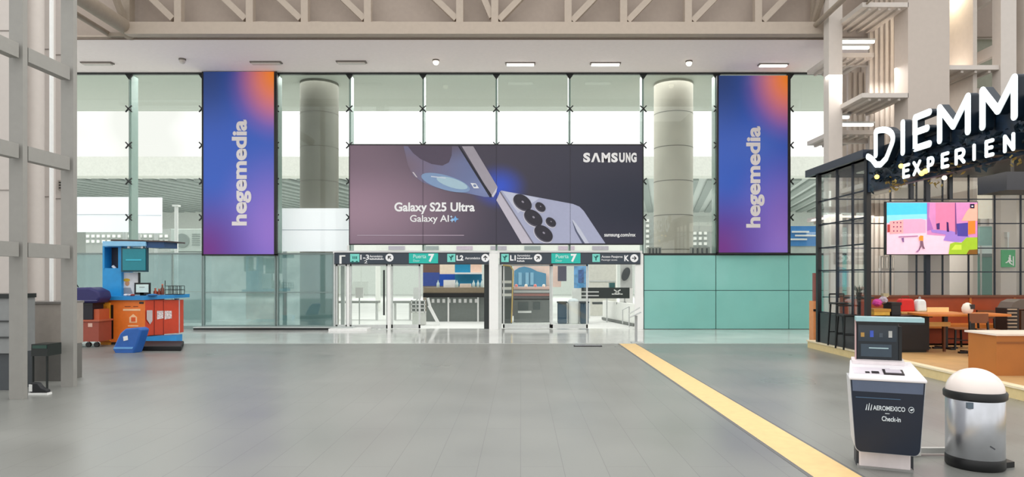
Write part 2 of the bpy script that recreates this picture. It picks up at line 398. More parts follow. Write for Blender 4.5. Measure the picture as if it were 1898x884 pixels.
def round_col(px, wpx, colr, name, label):
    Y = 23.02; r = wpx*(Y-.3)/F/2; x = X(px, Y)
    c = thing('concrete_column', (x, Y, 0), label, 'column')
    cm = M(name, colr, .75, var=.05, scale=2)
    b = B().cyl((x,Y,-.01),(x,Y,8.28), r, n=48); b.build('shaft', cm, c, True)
    for z in (2.6, 3.75, 4.9, 6.05, 7.2): B().cyl((x,Y,z-.012),(x,Y,z+.012), r+.004, n=48).build('formwork_ring', M('ring_shadow', (104,102,94), .8), c, True)  # thin darker grey rings at the formwork joints
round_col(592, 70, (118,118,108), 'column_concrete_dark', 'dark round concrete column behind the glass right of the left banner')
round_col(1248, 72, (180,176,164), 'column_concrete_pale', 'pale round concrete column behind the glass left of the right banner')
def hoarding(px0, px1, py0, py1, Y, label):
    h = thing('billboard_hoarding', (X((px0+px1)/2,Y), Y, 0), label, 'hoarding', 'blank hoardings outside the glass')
    bx(X(px0,Y), X(px1,Y), Y, Y+.07, Z(py1,Y), Z(py0,Y)).build('board', glow_white, h)
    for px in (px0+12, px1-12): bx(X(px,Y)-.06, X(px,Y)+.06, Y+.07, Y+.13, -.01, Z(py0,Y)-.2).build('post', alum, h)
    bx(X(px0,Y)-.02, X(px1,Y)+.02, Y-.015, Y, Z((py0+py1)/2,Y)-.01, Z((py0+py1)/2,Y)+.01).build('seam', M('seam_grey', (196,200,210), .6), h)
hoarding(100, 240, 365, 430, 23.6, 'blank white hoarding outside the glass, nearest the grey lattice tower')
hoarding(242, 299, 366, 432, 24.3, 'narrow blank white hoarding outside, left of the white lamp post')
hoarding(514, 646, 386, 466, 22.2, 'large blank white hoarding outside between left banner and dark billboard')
def breeze(px0, px1, py0, py1, Y, label):
    o = B(); x0, x1 = X(px0,Y), X(px1,Y); z0, z1 = Z(py1,Y), Z(py0,Y); s = .21
    o.box(x0, x1, Y+.1, Y+.16, -.01, z1)
    nx = int((x1-x0)/s); nz = int((z1-z0)/s)
    t_ = thing('breeze_block_screen', ((x0+x1)/2, Y, 0), label, 'screen wall')
    o.build('wall_slab', M('screen_grey', (158,164,160), .8), t_)
    q = B()
    for i in range(nx):
        for j in range(nz): q.box(x0+i*s+.05, x0+i*s+.16, Y+.04, Y+.1, z0+j*s+.05, z0+j*s+.16)
    q.build('pale_blocks', M('screen_white', (240,242,238), .7), t_)
breeze(156, 312, 424, 452, 27.0, 'screen wall of small pale blocks behind the blue kiosk roof')
breeze(1196, 1214, 400, 462, 27.0, 'screen wall of small pale blocks left of the pale round column')
breeze(1284, 1322, 418, 466, 27.0, 'screen wall of small pale blocks right of the pale round column')
# AC block and lamp post
Y = 24.8
a = thing('air_conditioner', (X(337,Y), Y, Z(462,Y)), 'pale outdoor air conditioning unit with round fan left of the blue banner', 'air conditioner')
bx(X(316,Y), X(374,Y), Y, Y+.5, Z(466,Y), Z(424,Y)).build('casing', M('ac_grey', (198,208,202), .6), a, bevel=.02)
B().cyl((X(338,Y), Y-.03, Z(446,Y)), (X(338,Y), Y+.01, Z(446,Y)), .26, n=32).build('fan_grille', M('ac_dark', (140,152,148), .5), a, True)
for i in range(6): bx(X(356,Y), X(371,Y), Y-.02, Y, Z(434+i*4,Y)-.01, Z(434+i*4,Y)+.015).build('louvre', M('ac_dark', (140,152,148), .5), a)
tag(pxbox(B(), 300, 376, 467, 598.6, Y-.1, Y+.6).build('service_plinth', M('plinth_grey', (168,180,176), .7)), 'grey green plinth block under the outdoor air conditioning unit', 'plinth')
p = thing('lamp_post', (X(327,23.4), 23.4, 0), 'thin white lamp post outside the glass beside the air conditioner', 'lamp post')
B().cyl((X(327,23.4),23.4,-.01),(X(327,23.4),23.4,Z(383,23.4)), .06).build('pole', white, p, True); bx(X(327,23.4)-.1,X(327,23.4)+.1,23.3,23.5,Z(383,23.4),Z(383,23.4)+.06).build('lamp_head', white, p)
# blue bus-like sign behind right glass
o = thing('blue_hoarding', (X(1492,25), 25, 0), 'blue outdoor panel with white streaks behind the glass right of the right banner', 'panel')
pxbox(B(), 1464, 1520, 419, 456, 25, 25.1).build('board', M('hoarding_blue', (62,132,200), .5), o)
for i,(a_,b_) in enumerate(((1468,1500),(1474,1512),(1466,1496))): pxbox(B(), a_, b_, 428+i*7, 431+i*7, 24.97, 25.0).build('streak', white, o)
pxbox(B(), 1464, 1520, 456, 597.5, 25.02, 25.1).build('skirt', M('skirt_grey', (180,190,186), .7), o)
for px0, px1, lab in ((1200,1226,'dark grated box outside on the ledge left of the pale column'),(1280,1316,'pale cabinet with dark slots outside right of the pale column')):
    o = thing('service_box', (X((px0+px1)/2,22.22), 22.22, 0), lab, 'box')
    pxbox(B(), px0, px1, 458, 608.3, 22.22, 22.34).build('case', M('service_grey', (150,152,144), .6), o)
    for i in range(4): pxbox(B(), px0+3+i*(px1-px0)/4.2, px0+6+i*(px1-px0)/4.2, 460, 470, 22.20, 22.22).build('slot', dark_steel, o)
# things seen through the doors -------------------------------------------------
Y = 25.5
c = thing('service_counter', (X(845,Y), Y, 0), 'long grey counter with black band and bronze top seen through the doors', 'counter')
pxbox(B(), 790, 912, 551, 596, Y, Y+.8).build('front_panel', M('counter_grey', (120,126,122), .5), c)
pxbox(B(), 784, 912, 543, 551, Y-.12, Y+.8).build('black_band', black, c)
pxbox(B(), 786, 912, 533, 543, Y-.08, Y+.9).build('worktop', M('bronze_top', (140,126,104), .35, .3), c)
for i in range(9): pxbox(B(), 800+i*10, 805+i*10, 554, 561, Y-.02, Y).build('white_tile', white, c)
for px in (831, 886): pxbox(B(), px-1.5, px+1.5, 551, 598, Y-.06, Y-.01).build('upright', white, c)
for px0, px1, py, hh, mm, lab in ((822,842,519,14,white,'white carton on the bronze counter top through the doors'),(852,872,526,7,M('pale_pink_box',(236,220,206),.6),'low pale box on the bronze counter top, right of the white carton')):
    o = pxbox(B(), px0, px1, py, py+hh, Y+.05, Y+.5).build('carton', mm); tag(o, lab, 'box')
for i, px in enumerate((812, 847, 878, 886, 893)):
    bt_ = thing('bottle', (X(px,Y+.2), Y+.2, Z(533,Y)), ('bottle on the bronze counter, left of the white carton','bottle on the bronze counter between the white carton and low pale box','bottle on the bronze counter just right of the low pale box','second bottle right of the low pale box on the bronze counter','rightmost bottle on the bronze counter beside the dark door frame')[i], 'bottle', 'bottles on the bronze counter')
    B().lathe((X(px,Y+.2), Y+.2), [(.05,0),(.055,.02),(.055,.16),(.02,.22),(.02,.27)], 14, Z(533,Y)).build('body', M('bottle_glass', (206,224,222), .2), bt_, True)
    B().cyl((X(px,Y+.2),Y+.2,Z(533,Y)+.27),(X(px,Y+.2),Y+.2,Z(533,Y)+.30), .024, n=12).build('cap', M('cap_blue', (60,110,150), .4), bt_)
Y = 28
w_ = thing('shop_backdrop', (X(840,Y), Y, 0), 'blue shop back wall with cream and brown panels behind the bronze counter', 'shop wall')
for (a0,a1,b0,b1,cc,nm) in ((784,815,488,505,(112,86,78),'brown_panel'),(815,843,488,508,(240,222,200),'cream_panel'),(843,872,488,507,(30,136,176),'teal_blue_panel'),(872,893,488,506,(232,200,180),'salmon_panel'),
                            (784,815,505,530,(56,78,150),'slate_blue_panel'),(815,843,508,530,(24,78,176),'royal_blue_panel'),(843,893,507,530,(34,128,168),'sea_blue_panel')):
    pxbox(B(), a0, a1, b0, b1, Y, Y+.1).build(nm, M('shop_'+nm, cc, .6), w_)
pxbox(B(), 784, 893, 530, 588, Y+.02, Y+.1).build('lower_panel', M('shop_lower', (150,140,126), .6), w_)
pxbox(B(), 843, 893, 505, 508, Y-.25, Y).build('shelf', white, w_)
Y = 23.6
o = thing('barrier', (X(803,Y), Y, 0), 'leaning white barrier arm beside the grey counter', 'barrier')
B().bar((X(795,Y),Y,Z(566,Y)),(X(814,Y),Y,.0),.1,.09,(0,1,0)).build('arm', white, o); B().bar((X(793,Y),Y,Z(552,Y)),(X(797,Y),Y,Z(568,Y)),.08,.08,(0,1,0)).build('handle', white, o)
o = thing('wire_basket', (X(772,Y), Y, 0), 'white wire basket stand seen through the left sliding door', 'basket')
pxbox(B(), 763, 788, 558, 578, Y, Y+.05).build('back', M('basket_dark', (110,116,112), .6), o)
b = B()
for i in range(4): b.bar(P(763+i*8, 556, Y-.03), P(763+i*8, 580, Y-.03), .03, .03)
for i in range(4): b.bar(P(762, 557+i*7, Y-.03), P(789, 557+i*7, Y-.03), .03, .03)
b.build('wires', white, o)
pxbox(B(), 764, 787, 578, 602, Y, Y+.4).build('stand', M('stand_pale', (206,208,202), .6), o)
for px, py0, py1, lab in ((666,533,552,'pale box on a trolley behind the left door glass'),(773,533,554,'white notice board behind the second door leaf')):
    o = thing('notice_board', (X(px,24), 24, 0), lab, 'board'); pxbox(B(), px-7, px+7, py0, py1, 24, 24.05).build('panel', white, o); pxbox(B(), px-1, px+1, py1, 601, 24.01, 24.04).build('post', alum, o)
for a0, a1, lab in ((620,700,'long pale bench beyond the left door'),(728,762,'short pale bench beyond the second door leaf')):
    Y = 26; o = thing('bench', (X((a0+a1)/2,Y), Y, 0), lab, 'bench')
    pxbox(B(), a0, a1, 558, 562, Y, Y+.5).build('seat', M('bench_grey', (150,154,150), .5), o)
    for px in (a0+3, a1-3): pxbox(B(), px-1, px+1, 562, 593, Y+.1, Y+.4).build('leg', alum, o)
# blue arched booth
Y = 29
o = thing('arched_booth', (X(985,Y), Y, 0), 'shop booth with wavy blue wall under salmon fascia seen through the doors', 'booth')
pxbox(B(), 952, 1040, 486, 532, Y+.2, Y+.3).build('fascia', M('booth_salmon', (240,206,192), .7), o)
poly(B(), [(953,532),(953,502),(962,496),(972,494),(984,497),(996,503),(1012,507),(1012,532)], Y+.15, .1).build('wavy_wall', M('booth_blue', (40,128,168), .6), o)
for px in (964, 977, 986): pxbox(B(), px-3, px+3, 505, 528, Y, Y+.05).build('poster', M('booth_poster', (120,176,206), .6), o)
pxbox(B(), 950, 1022, 532, 586, Y+.1, Y+.3).build('lower_wall', M('booth_lower', (90,80,78), .6), o)
pxbox(B(), 1034, 1050, 493, 521, Y-.2, Y-.1).build('dark_banner', M('booth_dark', (52,46,74), .6), o)
Y = 25
o = thing('display_counter', (X(985,Y), Y, 0), 'goods counter with pink and cream rows and grey front panels through the doors', 'counter')
pxbox(B(), 952, 1020, 556, 597, Y, Y+.7).build('front', M('goods_front', (118,122,120), .5), o)
for i,(cc) in enumerate(((230,190,178),(206,206,204),(176,96,80),(72,62,60))):
    pxbox(B(), 952, 1020, 532+i*6, 536.5+i*6, Y-.05+i*.03, Y+.65).build('goods_row', M('goods_%d'%i, cc, .6), o)
pxbox(B(), 952, 1020, 532, 556, Y+.3, Y+.6).build('rack_back', M('rack_back', (66,60,58), .6), o)
pxbox(B(), 961, 979, 560, 575, Y-.05, Y).build('drawer_front', M('drawer_dark', (74,84,84), .5), o); pxbox(B(), 988, 1001, 560, 574, Y-.05, Y).build('drawer_front', M('drawer_dark', (74,84,84), .5), o)
pxbox(B(), 960, 985, 576, 580, Y-.06, Y).build('ledge', white, o)
for i, px in enumerate((957, 975, 992, 1008)):
    q = B().ball(P(px, 529.5, Y+.3), .06); tag(q.build('jar', M('jar_%d'%(i%2), ((224,120,110),(236,228,214))[i%2], .4), smooth=True), ('pink round jar at the left end of the goods counter','cream round jar just right of the leftmost pink jar','pink round jar third from left on the goods counter','cream round jar at the right end of the goods counter')[i], 'jar', 'jars on the goods counter')
o = thing('kiosk_cabinet', (X(940,24.4), 24.4, 0), 'dark tall cabinet with white jars beside the white pillar through the doors', 'cabinet')
pxbox(B(), 930, 949, 492, 599.6, 24.4, 24.9).build('case', M('cab_dark', (40,48,46), .5), o)
for py in (520, 532, 544): pxbox(B(), 931, 948, py, py+5, 24.3, 24.4).build('shelf_goods', M('cab_goods', (204,200,190), .5), o)
for px0, px1, lab in ((1034,1051,'dark blue waste bin standing left of the white bin through the doors'),(1076,1091,'dark blue screen panel standing right of the white bin')):
    Y = 24.2; o = thing('blue_panel_bin', (X((px0+px1)/2,Y), Y, 0), lab, 'bin')
    pxbox(B(), px0, px1, 562, 600, Y, Y+.35).build('body', M('bin_blue', (34,68,92), .4), o, bevel=.03); pxbox(B(), px0-1, px1+1, 559, 562, Y-.02, Y+.37).build('lid', M('bin_lid', (24,40,52), .4), o)
o = thing('white_bin', (X(1063,24.2), 24.2, 0), 'white rounded bin between two dark blue panels through the doors', 'bin')
B().lathe((X(1063,24.4),24.4), [(.2,-.01),(.22,.02),(.22,.72),(.19,.8)], 28).build('body', white, o, True); B().lathe((X(1063,24.4),24.4), [(.2,.8),(.16,.86),(.05,.9)], 28).build('lid', M('bin_top', (206,216,220), .4), o, True)
Y = 27
o = thing('poster_column', (X(1077,Y), Y, 0), 'blue and white poster on a pale post seen through the doors', 'poster')
pxbox(B(), 1064, 1090, 488, 534, Y, Y+.06).build('sheet', M('poster_blue', (96,160,214), .6, var=.4, scale=4), o); pxbox(B(), 1072, 1082, 500, 524, Y-.02, Y).build('picture', M('poster_picture', (40,90,160), .6, var=.5, scale=9), o)
pxbox(B(), 1060, 1094, 534, 590, Y, Y+.1).build('base_panel', M('poster_base', (226,228,226), .6), o)
o = thing('partition', (X(1120,29), 29, 0), 'pale grey partition wall behind the dark luggage counter', 'partition'); pxbox(B(), 1092, 1142, 488, 585, 29, 29.1).build('panel', M('partition_grey', (206,206,196), .7), o)
pxbox(B(), 1092, 1142, 520, 522, 28.97, 29).build('rail', alum, o)
Y = 25
o = thing('luggage_counter', (X(1120,Y), Y, 0), 'dark counter sign board with white cross mark right of the doors', 'counter')
pxbox(B(), 1078, 1167, 533, 553, Y, Y+.1).build('sign_board', M('counter_dark', (58,64,64), .5), o)
for p_, q_ in (((1138,537),(1150,545)),((1150,537),(1138,545)),((1134,545),(1154,545))): B().bar(P(p_[0],p_[1],Y-.01), P(q_[0],q_[1],Y-.01), .04, .04, (0,1,0)).build('cross_mark', white, o)
pxbox(B(), 1078, 1110, 540, 542, Y-.02, Y).build('stripe', white, o); pxbox(B(), 1078, 1110, 547, 549, Y-.02, Y).build('stripe', white, o)
for px in (1090, 1125, 1158): pxbox(B(), px-1, px+1, 553, 597, Y+.02, Y+.08).build('leg', alum, o)
pxbox(B(), 1130, 1140, 524, 533, Y+.05, Y+.3).build('monitor', M('mon_teal', (64,110,112), .4), o)
for px in (1108, 1152): pxbox(B(), px-9, px+9, 560, 564, Y-.2, Y+.1).build('tray', M('tray_dark', (90,96,96), .5), o)
Y = 26
o = thing('poster_stand', (X(1157,Y), Y, 0), 'grey poster with dark curved figure shape near the right door jamb', 'poster'); pxbox(B(), 1150, 1172, 490, 534, Y+.1, Y+.15).build('sheet', M('poster_grey', (196,198,196), .6), o)
poly(B(), ellipse(1160, 508, 7, 13, 20), Y+.08, .02).build('dark_shape', M('poster_shape', (80,84,88), .6), o); pxbox(B(), 1149, 1173, 534, 592, Y+.1, Y+.2).build('base', white, o)
# ramp wall + handrail outside
o = thing('ramp_wall', (X(1145,24), 24, 0), 'low white ramp wall with dark skirting outside the right door', 'ramp')
b = B(); b.prism([(X(1117,26.5),26.5,-.01),(X(1117,26.5),26.5,.75),(X(1176,23),23,.75),(X(1176,23),23,-.01)], (.12,0,0)); b.build('wall', ext_w, o)
B().bar((X(1116,26.5),26.5,.05),(X(1175,22.95),22.95,.05),.04,.09).build('skirting', M('skirt_dark', (120,124,120), .6), o)
o = thing('handrail', (X(1165,23), 23, 0), 'thin grey handrail outside the right door in front of the ramp', 'handrail')
B().tube([P(1154,600,22.6),P(1154,574,22.6),P(1166,568,22.6)],.018).build('rail', alum, o, True); B().tube([P(1166,568,22.6),(X(1166,22.6),22.6,.0)],.018).build('post', alum, o, True)
# white shop fronts above the signs (behind gap)
o = thing('outdoor_shopfront', (0, 33, 0), 'washed out white shopfront sign strip outside above the door signs', 'shopfront')
bx(X(648,33), X(1192,33), 33, 33.3, 2.6, 4.6).build('strip', ext_w, o)
for i in range(7): 
    px = 720+i*63; pxbox(B(), px, px+30, 456, 463, 32.95, 33).build('lettering_smudge', M('smudge_%d'%(i%3), ((176,170,182),(150,160,160),(196,180,196))[i%3], .7), o)
for px in (700, 1140): pxbox(B(), px-4, px+4, 470, 576.8, 33.05, 33.25).build('post', ext_w, o)

# ------------------------------------------------------------------ banners and billboard
cream = M('cream_lettering', (228,222,222), .5, var=0)
def banner(px0, px1, py0, py1, tx, label):
    Y = YW-.22
    bn = thing('hanging_banner', (X((px0+px1)/2,Y), Y, Z(py1,Y)), label, 'banner', 'tall blue banners on the glass wall')
    g = gradient('banner_print', (38,82,178), ((.0,1.0,.42,.55,(38,66,128),1.0),(1.0,.12,.55,.55,(140,104,190),.9),(.0,.0,.42,.45,(100,28,122),1.0),(1.05,.94,.36,.45,(196,104,160),1.0),(1.05,1.0,.33,.50,(255,140,20),1.0)), emit=.22)
    pxbox(B(), px0, px1, py0, py1, Y, Y+.06).build('print', g, bn)
    fr = B(); x0, x1, z0, z1 = X(px0,Y), X(px1,Y), Z(py1,Y), Z(py0,Y)
    fr.box(x0-.05, x0, Y-.01, Y+.1, z0-.03, z1); fr.box(x1, x1+.09, Y-.01, Y+.1, z0-.03, z1); fr.box(x0-.05, x1+.09, Y-.01, Y+.1, z0-.05, z0); fr.box(x0, x1, Y+.06, Y+.1, z0, z1)
    fr.build('frame', black, bn)
    x0t, x1t, y0t, y1t = tx
    put_text('hegemedia', 'lettering', cream, bn, (X(x1t,Y), Y-.001, Z(y1t,Y)), Z(y0t,Y)-Z(y1t,Y), X(x1t,Y)-X(x0t,Y), .012, .035, U=(0,0,1), V=(-1,0,0))
banner(377, 508, 133, 471, (430,466,222,418), 'left tall blue gradient banner reading hegemedia, beside the dark round column')
banner(1332, 1460, 140, 468, (1383,1417,234,422), 'right tall blue gradient banner reading hegemedia, beside the pale round column')

Y = YW-.2
bb = thing('billboard', (X(920,Y), Y, Z(452,Y)), 'wide dark phone advertising billboard hung over the doors', 'billboard')
g = gradient('billboard_print', (66,60,78), ((0,.35,.85,1.5,(160,132,150),1.0),(.0,1.0,.5,1.3,(140,116,132),.7),(1.0,.4,1.0,1.3,(20,28,52),1.0),(.80,1.0,.5,1.6,(46,50,68),.5),(.51,.58,.26,2.4,(40,80,205),1.0)), rough=.5)
pxbox(B(), 648, 1191, 269, 452, Y, Y+.1).build('print', g, bb)
b = B(); x0, x1, z0, z1 = X(648,Y), X(1191,Y), Z(452,Y), Z(269,Y)
b.box(x0-.02, x1+.02, Y-.02, Y+.1, z1, z1+.03); b.box(x0-.02, x1+.02, Y-.02, Y+.1, z0-.03, z0); b.box(x0-.02, x0, Y-.02, Y+.1, z0, z1); b.box(x1, x1+.03, Y-.02, Y+.1, z0, z1); b.build('frame', black, bb)
def pic(name, c, pts, lay, rough=.5, g=None):
    return poly(B(), pts, Y-.004*lay, .004).build(name, g or M('print_'+name+'_%d_%d_%d'%c, c, rough, var=.02, spec=.3), bb)
scr = gradient('phone_screen_print', (108,120,164), ((-.05,.6,.8,.9,(124,106,124),1.0),(.55,1.1,.5,1.0,(96,82,96),.9),(.95,.15,.35,1.0,(128,140,186),.8)), rough=.5)
pic('phone_screen', (0,0,0), [(748,271),(851,271),(910,365),(898,365),(870,359),(838,354),(806,347),(784,338),(766,326),(756,306)], 1, g=scr)
pic('screen_shade', (90,80,98), [(756,271),(766,284),(780,295),(800,304),(820,307),(832,301),(837,288),(838,271)], 2)
pic('phone_edge_line', (40,40,52), [(849,271),(852,271),(913,364),(908,366)], 2)
pic('phone_side', (166,160,172), [(856,271),(877,271),(922,346),(911,363)], 2)
pic('phone_side_tip', (206,204,216), [(911,363),(922,346),(920,356),(914,366)], 3)
pic('search_pill', (134,160,198), ellipse(826,338.5,47,13.5,16), 3)
pic('pill_glow', (172,200,216), ellipse(838,339,30,8.5,17), 4)
pic('pill_line', (206,214,230), [(799,326),(826,329),(826,331),(799,328)], 5)
pic('camera_icon', (232,234,240), [(872,339),(882,340),(888,349),(878,349)], 5); pic('icon_hole', (120,134,172), ellipse(880,344,3,2.4,20), 6)
pic('side_mark', (214,206,214), [(764,319),(767,319),(774,329),(771,328)], 4)
pic('phone_back', (172,176,204), [(929,353),(1062,378),(1074,383),(1082,391),(1122,451),(988,451),(925,357)], 1)
pic('phone_back_side', (196,190,204), [(920,371),(927,355),(988,451),(967,451)], 2)
pic('back_edge_line', (120,116,132), [(926,356),(928,355),(989.5,451),(987,451)], 3)
pic('back_highlight', (196,200,222), [(931,354),(1000,367),(960,395)], 2)
for cx_, cy_, a_, c_ in ((969,374.5,20,12.5),(989,403,20,12.5),(1008,432,20,12.5),(1002,383,11,7),(1021.5,411,11,7)):
    pic('lens_rim', (214,212,222), ellipse(cx_-1.6,cy_+3,a_,c_,38), 3); pic('lens_shade', (92,90,104), ellipse(cx_-1,cy_+1.8,a_*.97,c_*.98,38), 4); pic('lens', (52,50,60), ellipse(cx_,cy_,a_*.95,c_*.95,38), 5)
    pic('lens_glint', (150,146,160), ellipse(cx_,cy_-.5,a_*.13,c_*.13,38), 6)
pic('stylus', (200,204,222), [(1060,407),(1063,408),(1076,425),(1092,451),(1084,451),(1070,429)], 3); pic('stylus_shade', (92,98,124), [(1060,407),(1070,429),(1084,451),(1079,451),(1066,428)], 2)
wt = M('white_print', (244,244,246), .5, var=0)
def bt_text(s, x0, x1, y0, y1, off, nm='lettering'): return px_text(s, nm, wt, bb, x0, x1, y0, y1, Y-.004, .006, off)
# angular brand lettering, drawn stroke by stroke
bt_text('S', 1081, 1094, 283, 301, .05); 
poly(B(), [(1095.5,300.5),(1102,283.5),(1107,283.5),(1113,300.5),(1108.5,300.5),(1104.5,288),(1100,300.5)], Y-.004, .006).build('lettering', wt, bb)
for s_, a_, b_ in (('M',1115,1131),('S',1133,1145),('U',1147.5,1158),('N',1160,1168.5),('G',1169.5,1180)): bt_text(s_, a_, b_, 283, 301, .05)
bt_text('Galaxy S25 Ultra', 731, 880, 375, 397, .03); bt_text('Galaxy AI', 760, 832, 398.5, 415, .012); bt_text('samsung.com/mx', 1120, 1178, 431.5, 440.5, .02)
def star(cx_, cy_, r): 
    pts = []
    for i in range(8):
        t_ = math.pi*i/4; rr = r if i%2 == 0 else r*.42; pts.append((cx_+rr*math.sin(t_), cy_-rr*math.cos(t_)))
    return pts
pic('sparkle', (120,176,232), star(844,406,6.5), 2); pic('sparkle', (170,206,240), star(838,408,4.5), 3); pic('sparkle', (206,224,244), star(836.5,401.5,2.6), 3)
pic('fine_print', (176,160,176), [(662,435.4),(860,435.4),(860,436.8),(662,436.8)], 1)
for px in (784, 920, 1057): pic('panel_joint', (58,54,66), [(px-.3,271),(px+.3,271),(px+.3,451),(px-.3,451)], 1)

# door signs
Y = YW-.14
sg_dark = M('sign_dark', (54,64,76), .4); sg_teal = M('sign_teal', (28,188,174), .4, var=.03); sg_pale = M('sign_pale_teal', (122,216,204), .4); sg_line = M('sign_black', (22,28,34), .4)
def sign(px0, px1, py0, py1, label):
    s = thing('direction_sign', (X((px0+px1)/2,Y), Y, Z(py1,Y)), label, 'sign', 'direction signs over the doors')
    pxbox(B(), px0, px1, py0, py1, Y, Y+.09).build('board', sg_dark, s); b = B(); pxbox(b, px0, px1, py0, py0+1.3, Y-.012, Y); pxbox(b, px0, px1, py1-1.3, py1, Y-.012, Y); b.build('edging', sg_line, s)
    return s
def teal(s, a, c, ptxt):
    pxbox(B(), a, c, 468.5, 488, Y-.012, Y).build('gate_panel', sg_teal, s)
    px_text('Puerta', 'lettering', M('sign_soft_white', (196,236,230), .4, var=0), s, a+8, a+32, 471.5, 478.5, Y-.013, .006, .01); px_text('Door', 'lettering', M('sign_soft_white', (196,236,230), .4, var=0), s, a+8, a+20, 481, 485, Y-.013, .006)
    px_text('7', 'lettering', wt, s, a+36, a+47, 470.5, 485.5, Y-.013, .006, .05)
def arrow(s, cx_, cy_, ang):
    poly(B(), ellipse(cx_, cy_, 7.4, 7.4), Y-.001, .008).build('arrow_disc', wt, s)
    r = math.radians(ang); rt = lambda x, y: (cx_+x*math.cos(r)-y*math.sin(r), cy_+x*math.sin(r)+y*math.cos(r))
    b = B(); poly(b, [rt(-4.2,-.8), rt(3.5,-.8), rt(3.5,.8), rt(-4.2,.8)], Y-.009, .004); poly(b, [rt(4.6,0), rt(.6,-4), rt(-.6,-2.9), rt(2.3,0), rt(-.6,2.9), rt(.6,4)], Y-.0095, .004); b.build('arrow', sg_line, s)
def small_line(s, a, c, b0, b1):
    """a line of lettering too small to read in the photograph"""
    b = B(); x = a; k = 0
    while x < c-.5:
        w_ = (1.4, 1.0, 1.7)[k%3]; poly(b, [(x,b0+(.8 if k%3 else 0)),(min(x+w_,c),b0+(.8 if k%3 else 0)),(min(x+w_,c),b1),(x,b1)], Y-.001, .005); x += w_+.45; k += 1
    b.build('lettering', wt, s)
def picto(s, a, c, kind):
    pxbox(B(), a, c, 470.5, 485.5, Y-.012, Y).build('pictogram_panel', sg_pale, s)
    b = B(); m_ = (a+c)/2
    if kind == 'bus': 
        for i in range(3): poly(b, [(m_-4+i*3.2,475),(m_-2.2+i*3.2,475),(m_-2.2+i*3.2,480),(m_-4+i*3.2,480)], Y-.013, .004)
        for dx in (-4, 4): poly(b, ellipse(m_+dx, 485.5, 2.2, 2.2, n=14), Y-.013, .004)
    else:
        poly(b, [(m_-5,473.5),(m_-1,476),(m_+1,473),(m_+5,474),(m_+1,478),(m_+.5,483),(m_-1.5,482.5),(m_-1.5,479)], Y-.013, .004)
    b.build('pictogram', M('picto_dark', (14,96,92), .4), s)
s = sign(619.5, 907, 468, 490, 'left dark direction sign over the doors, ending in L2 with an up arrow')
picto(s, 649, 666, 'bus'); px_text('1-3', 'lettering', wt, s, 668, 684, 472, 481.5, Y, .008, .02); px_text('2', 'lettering', wt, s, 675, 681, 482.5, 488, Y, .008, .0)
px_text('Aeroméxico', 'lettering', wt, s, 685, 709, 472.5, 477, Y, .006, .01); small_line(s, 685, 711, 478.3, 481.3); arrow(s, 722, 477.5, -135); teal(s, 758, 812, 0)
picto(s, 829, 844, 'x'); px_text('L2', 'lettering', wt, s, 846, 859, 473, 483, Y, .006, .04); px_text('Aeroméxico', 'lettering', wt, s, 862, 890, 476, 480.5, Y, .006, .01); arrow(s, 899.5, 478, -90)
pxbox(B(), 629, 633, 473, 489, Y-.012, Y).build('lettering', white, s); pxbox(B(), 633, 640, 473, 475.5, Y-.012, Y).build('lettering', white, s)
s = sign(926, 1187, 468, 490, 'right dark direction sign over the doors, ending in K with a right arrow')
picto(s, 929, 943, 'x'); px_text('L1', 'lettering', wt, s, 945.5, 956, 473, 483, Y, .006, .04)
px_text('Aeroméxico', 'lettering', wt, s, 958.5, 982.5, 471.5, 475.5, Y, .006, .01); small_line(s, 958.5, 986.5, 477.2, 480.2); small_line(s, 958.5, 972.5, 482.2, 485.0)
arrow(s, 997, 478, -45); teal(s, 1022, 1076, 0); picto(s, 1098, 1112, 'x')
px_text('Acceso Pasajeros', 'lettering', wt, s, 1115, 1154, 473.5, 479, Y, .006, .01); px_text('Passenger access', 'lettering', wt, s, 1115, 1144, 480, 484, Y, .006, .0)
px_text('K', 'lettering', wt, s, 1157, 1166, 473, 484, Y, .006, .04); arrow(s, 1175.5, 478.5, 0)

# ------------------------------------------------------------------ left lattice tower
XL = -6.95
lt = thing('lattice_tower', (XL, 9.8, 0), 'grey steel lattice tower of tall posts and flat rungs at the left edge', 'tower')
for y in (8.25, 9.35, 10.4):
    B().box(XL-.11, XL+.08, y-.045, y+.045, 0, 11).build('post', steel_grey, lt)
for z in (2.07, 3.42, 4.80, 6.17, 7.5):
    for ya, yb in ((8.34, 9.26), (9.44, 10.31)): B().box(XL-.07, XL+.06, ya, yb, z-.1, z+.1).build('rung', steel_grey, lt)
pk = M('pinkish_cladding', (198,190,184), .6, var=.02)
c = tag(B().cyl((X(63,11.6),11.6,0),(X(63,11.6),11.6,11),.15, n=32).build('round_pipe', pk, smooth=True), 'round beige pipe standing between the lattice tower posts', 'pipe')
for px0, px1, Y_, lab in ((78,93,11.9,'narrow beige panel standing just right of the round pipe'),(97.5,121,12.2,'beige panel standing behind the right lattice post'),(-40,21,11.0,'beige panel standing at the very left edge behind the lattice'),(30,50,12.3,'beige strip panel behind the nearest lattice post')):
    o = thing('cladding_panel', (X((px0+px1)/2,Y_), Y_, 0), lab, 'panel')
    bx(X(px0,Y_), X(px1,Y_), Y_, Y_+.14, 0, 11).build('sheet', pk, o); 
    for z in (3.1, 5.7, 8.2): bx(X(px0,Y_)+.02, X(px1,Y_)-.02, Y_-.012, Y_, z, z+.012).build('joint', M('joint_grey', (140,132,126), .6), o)
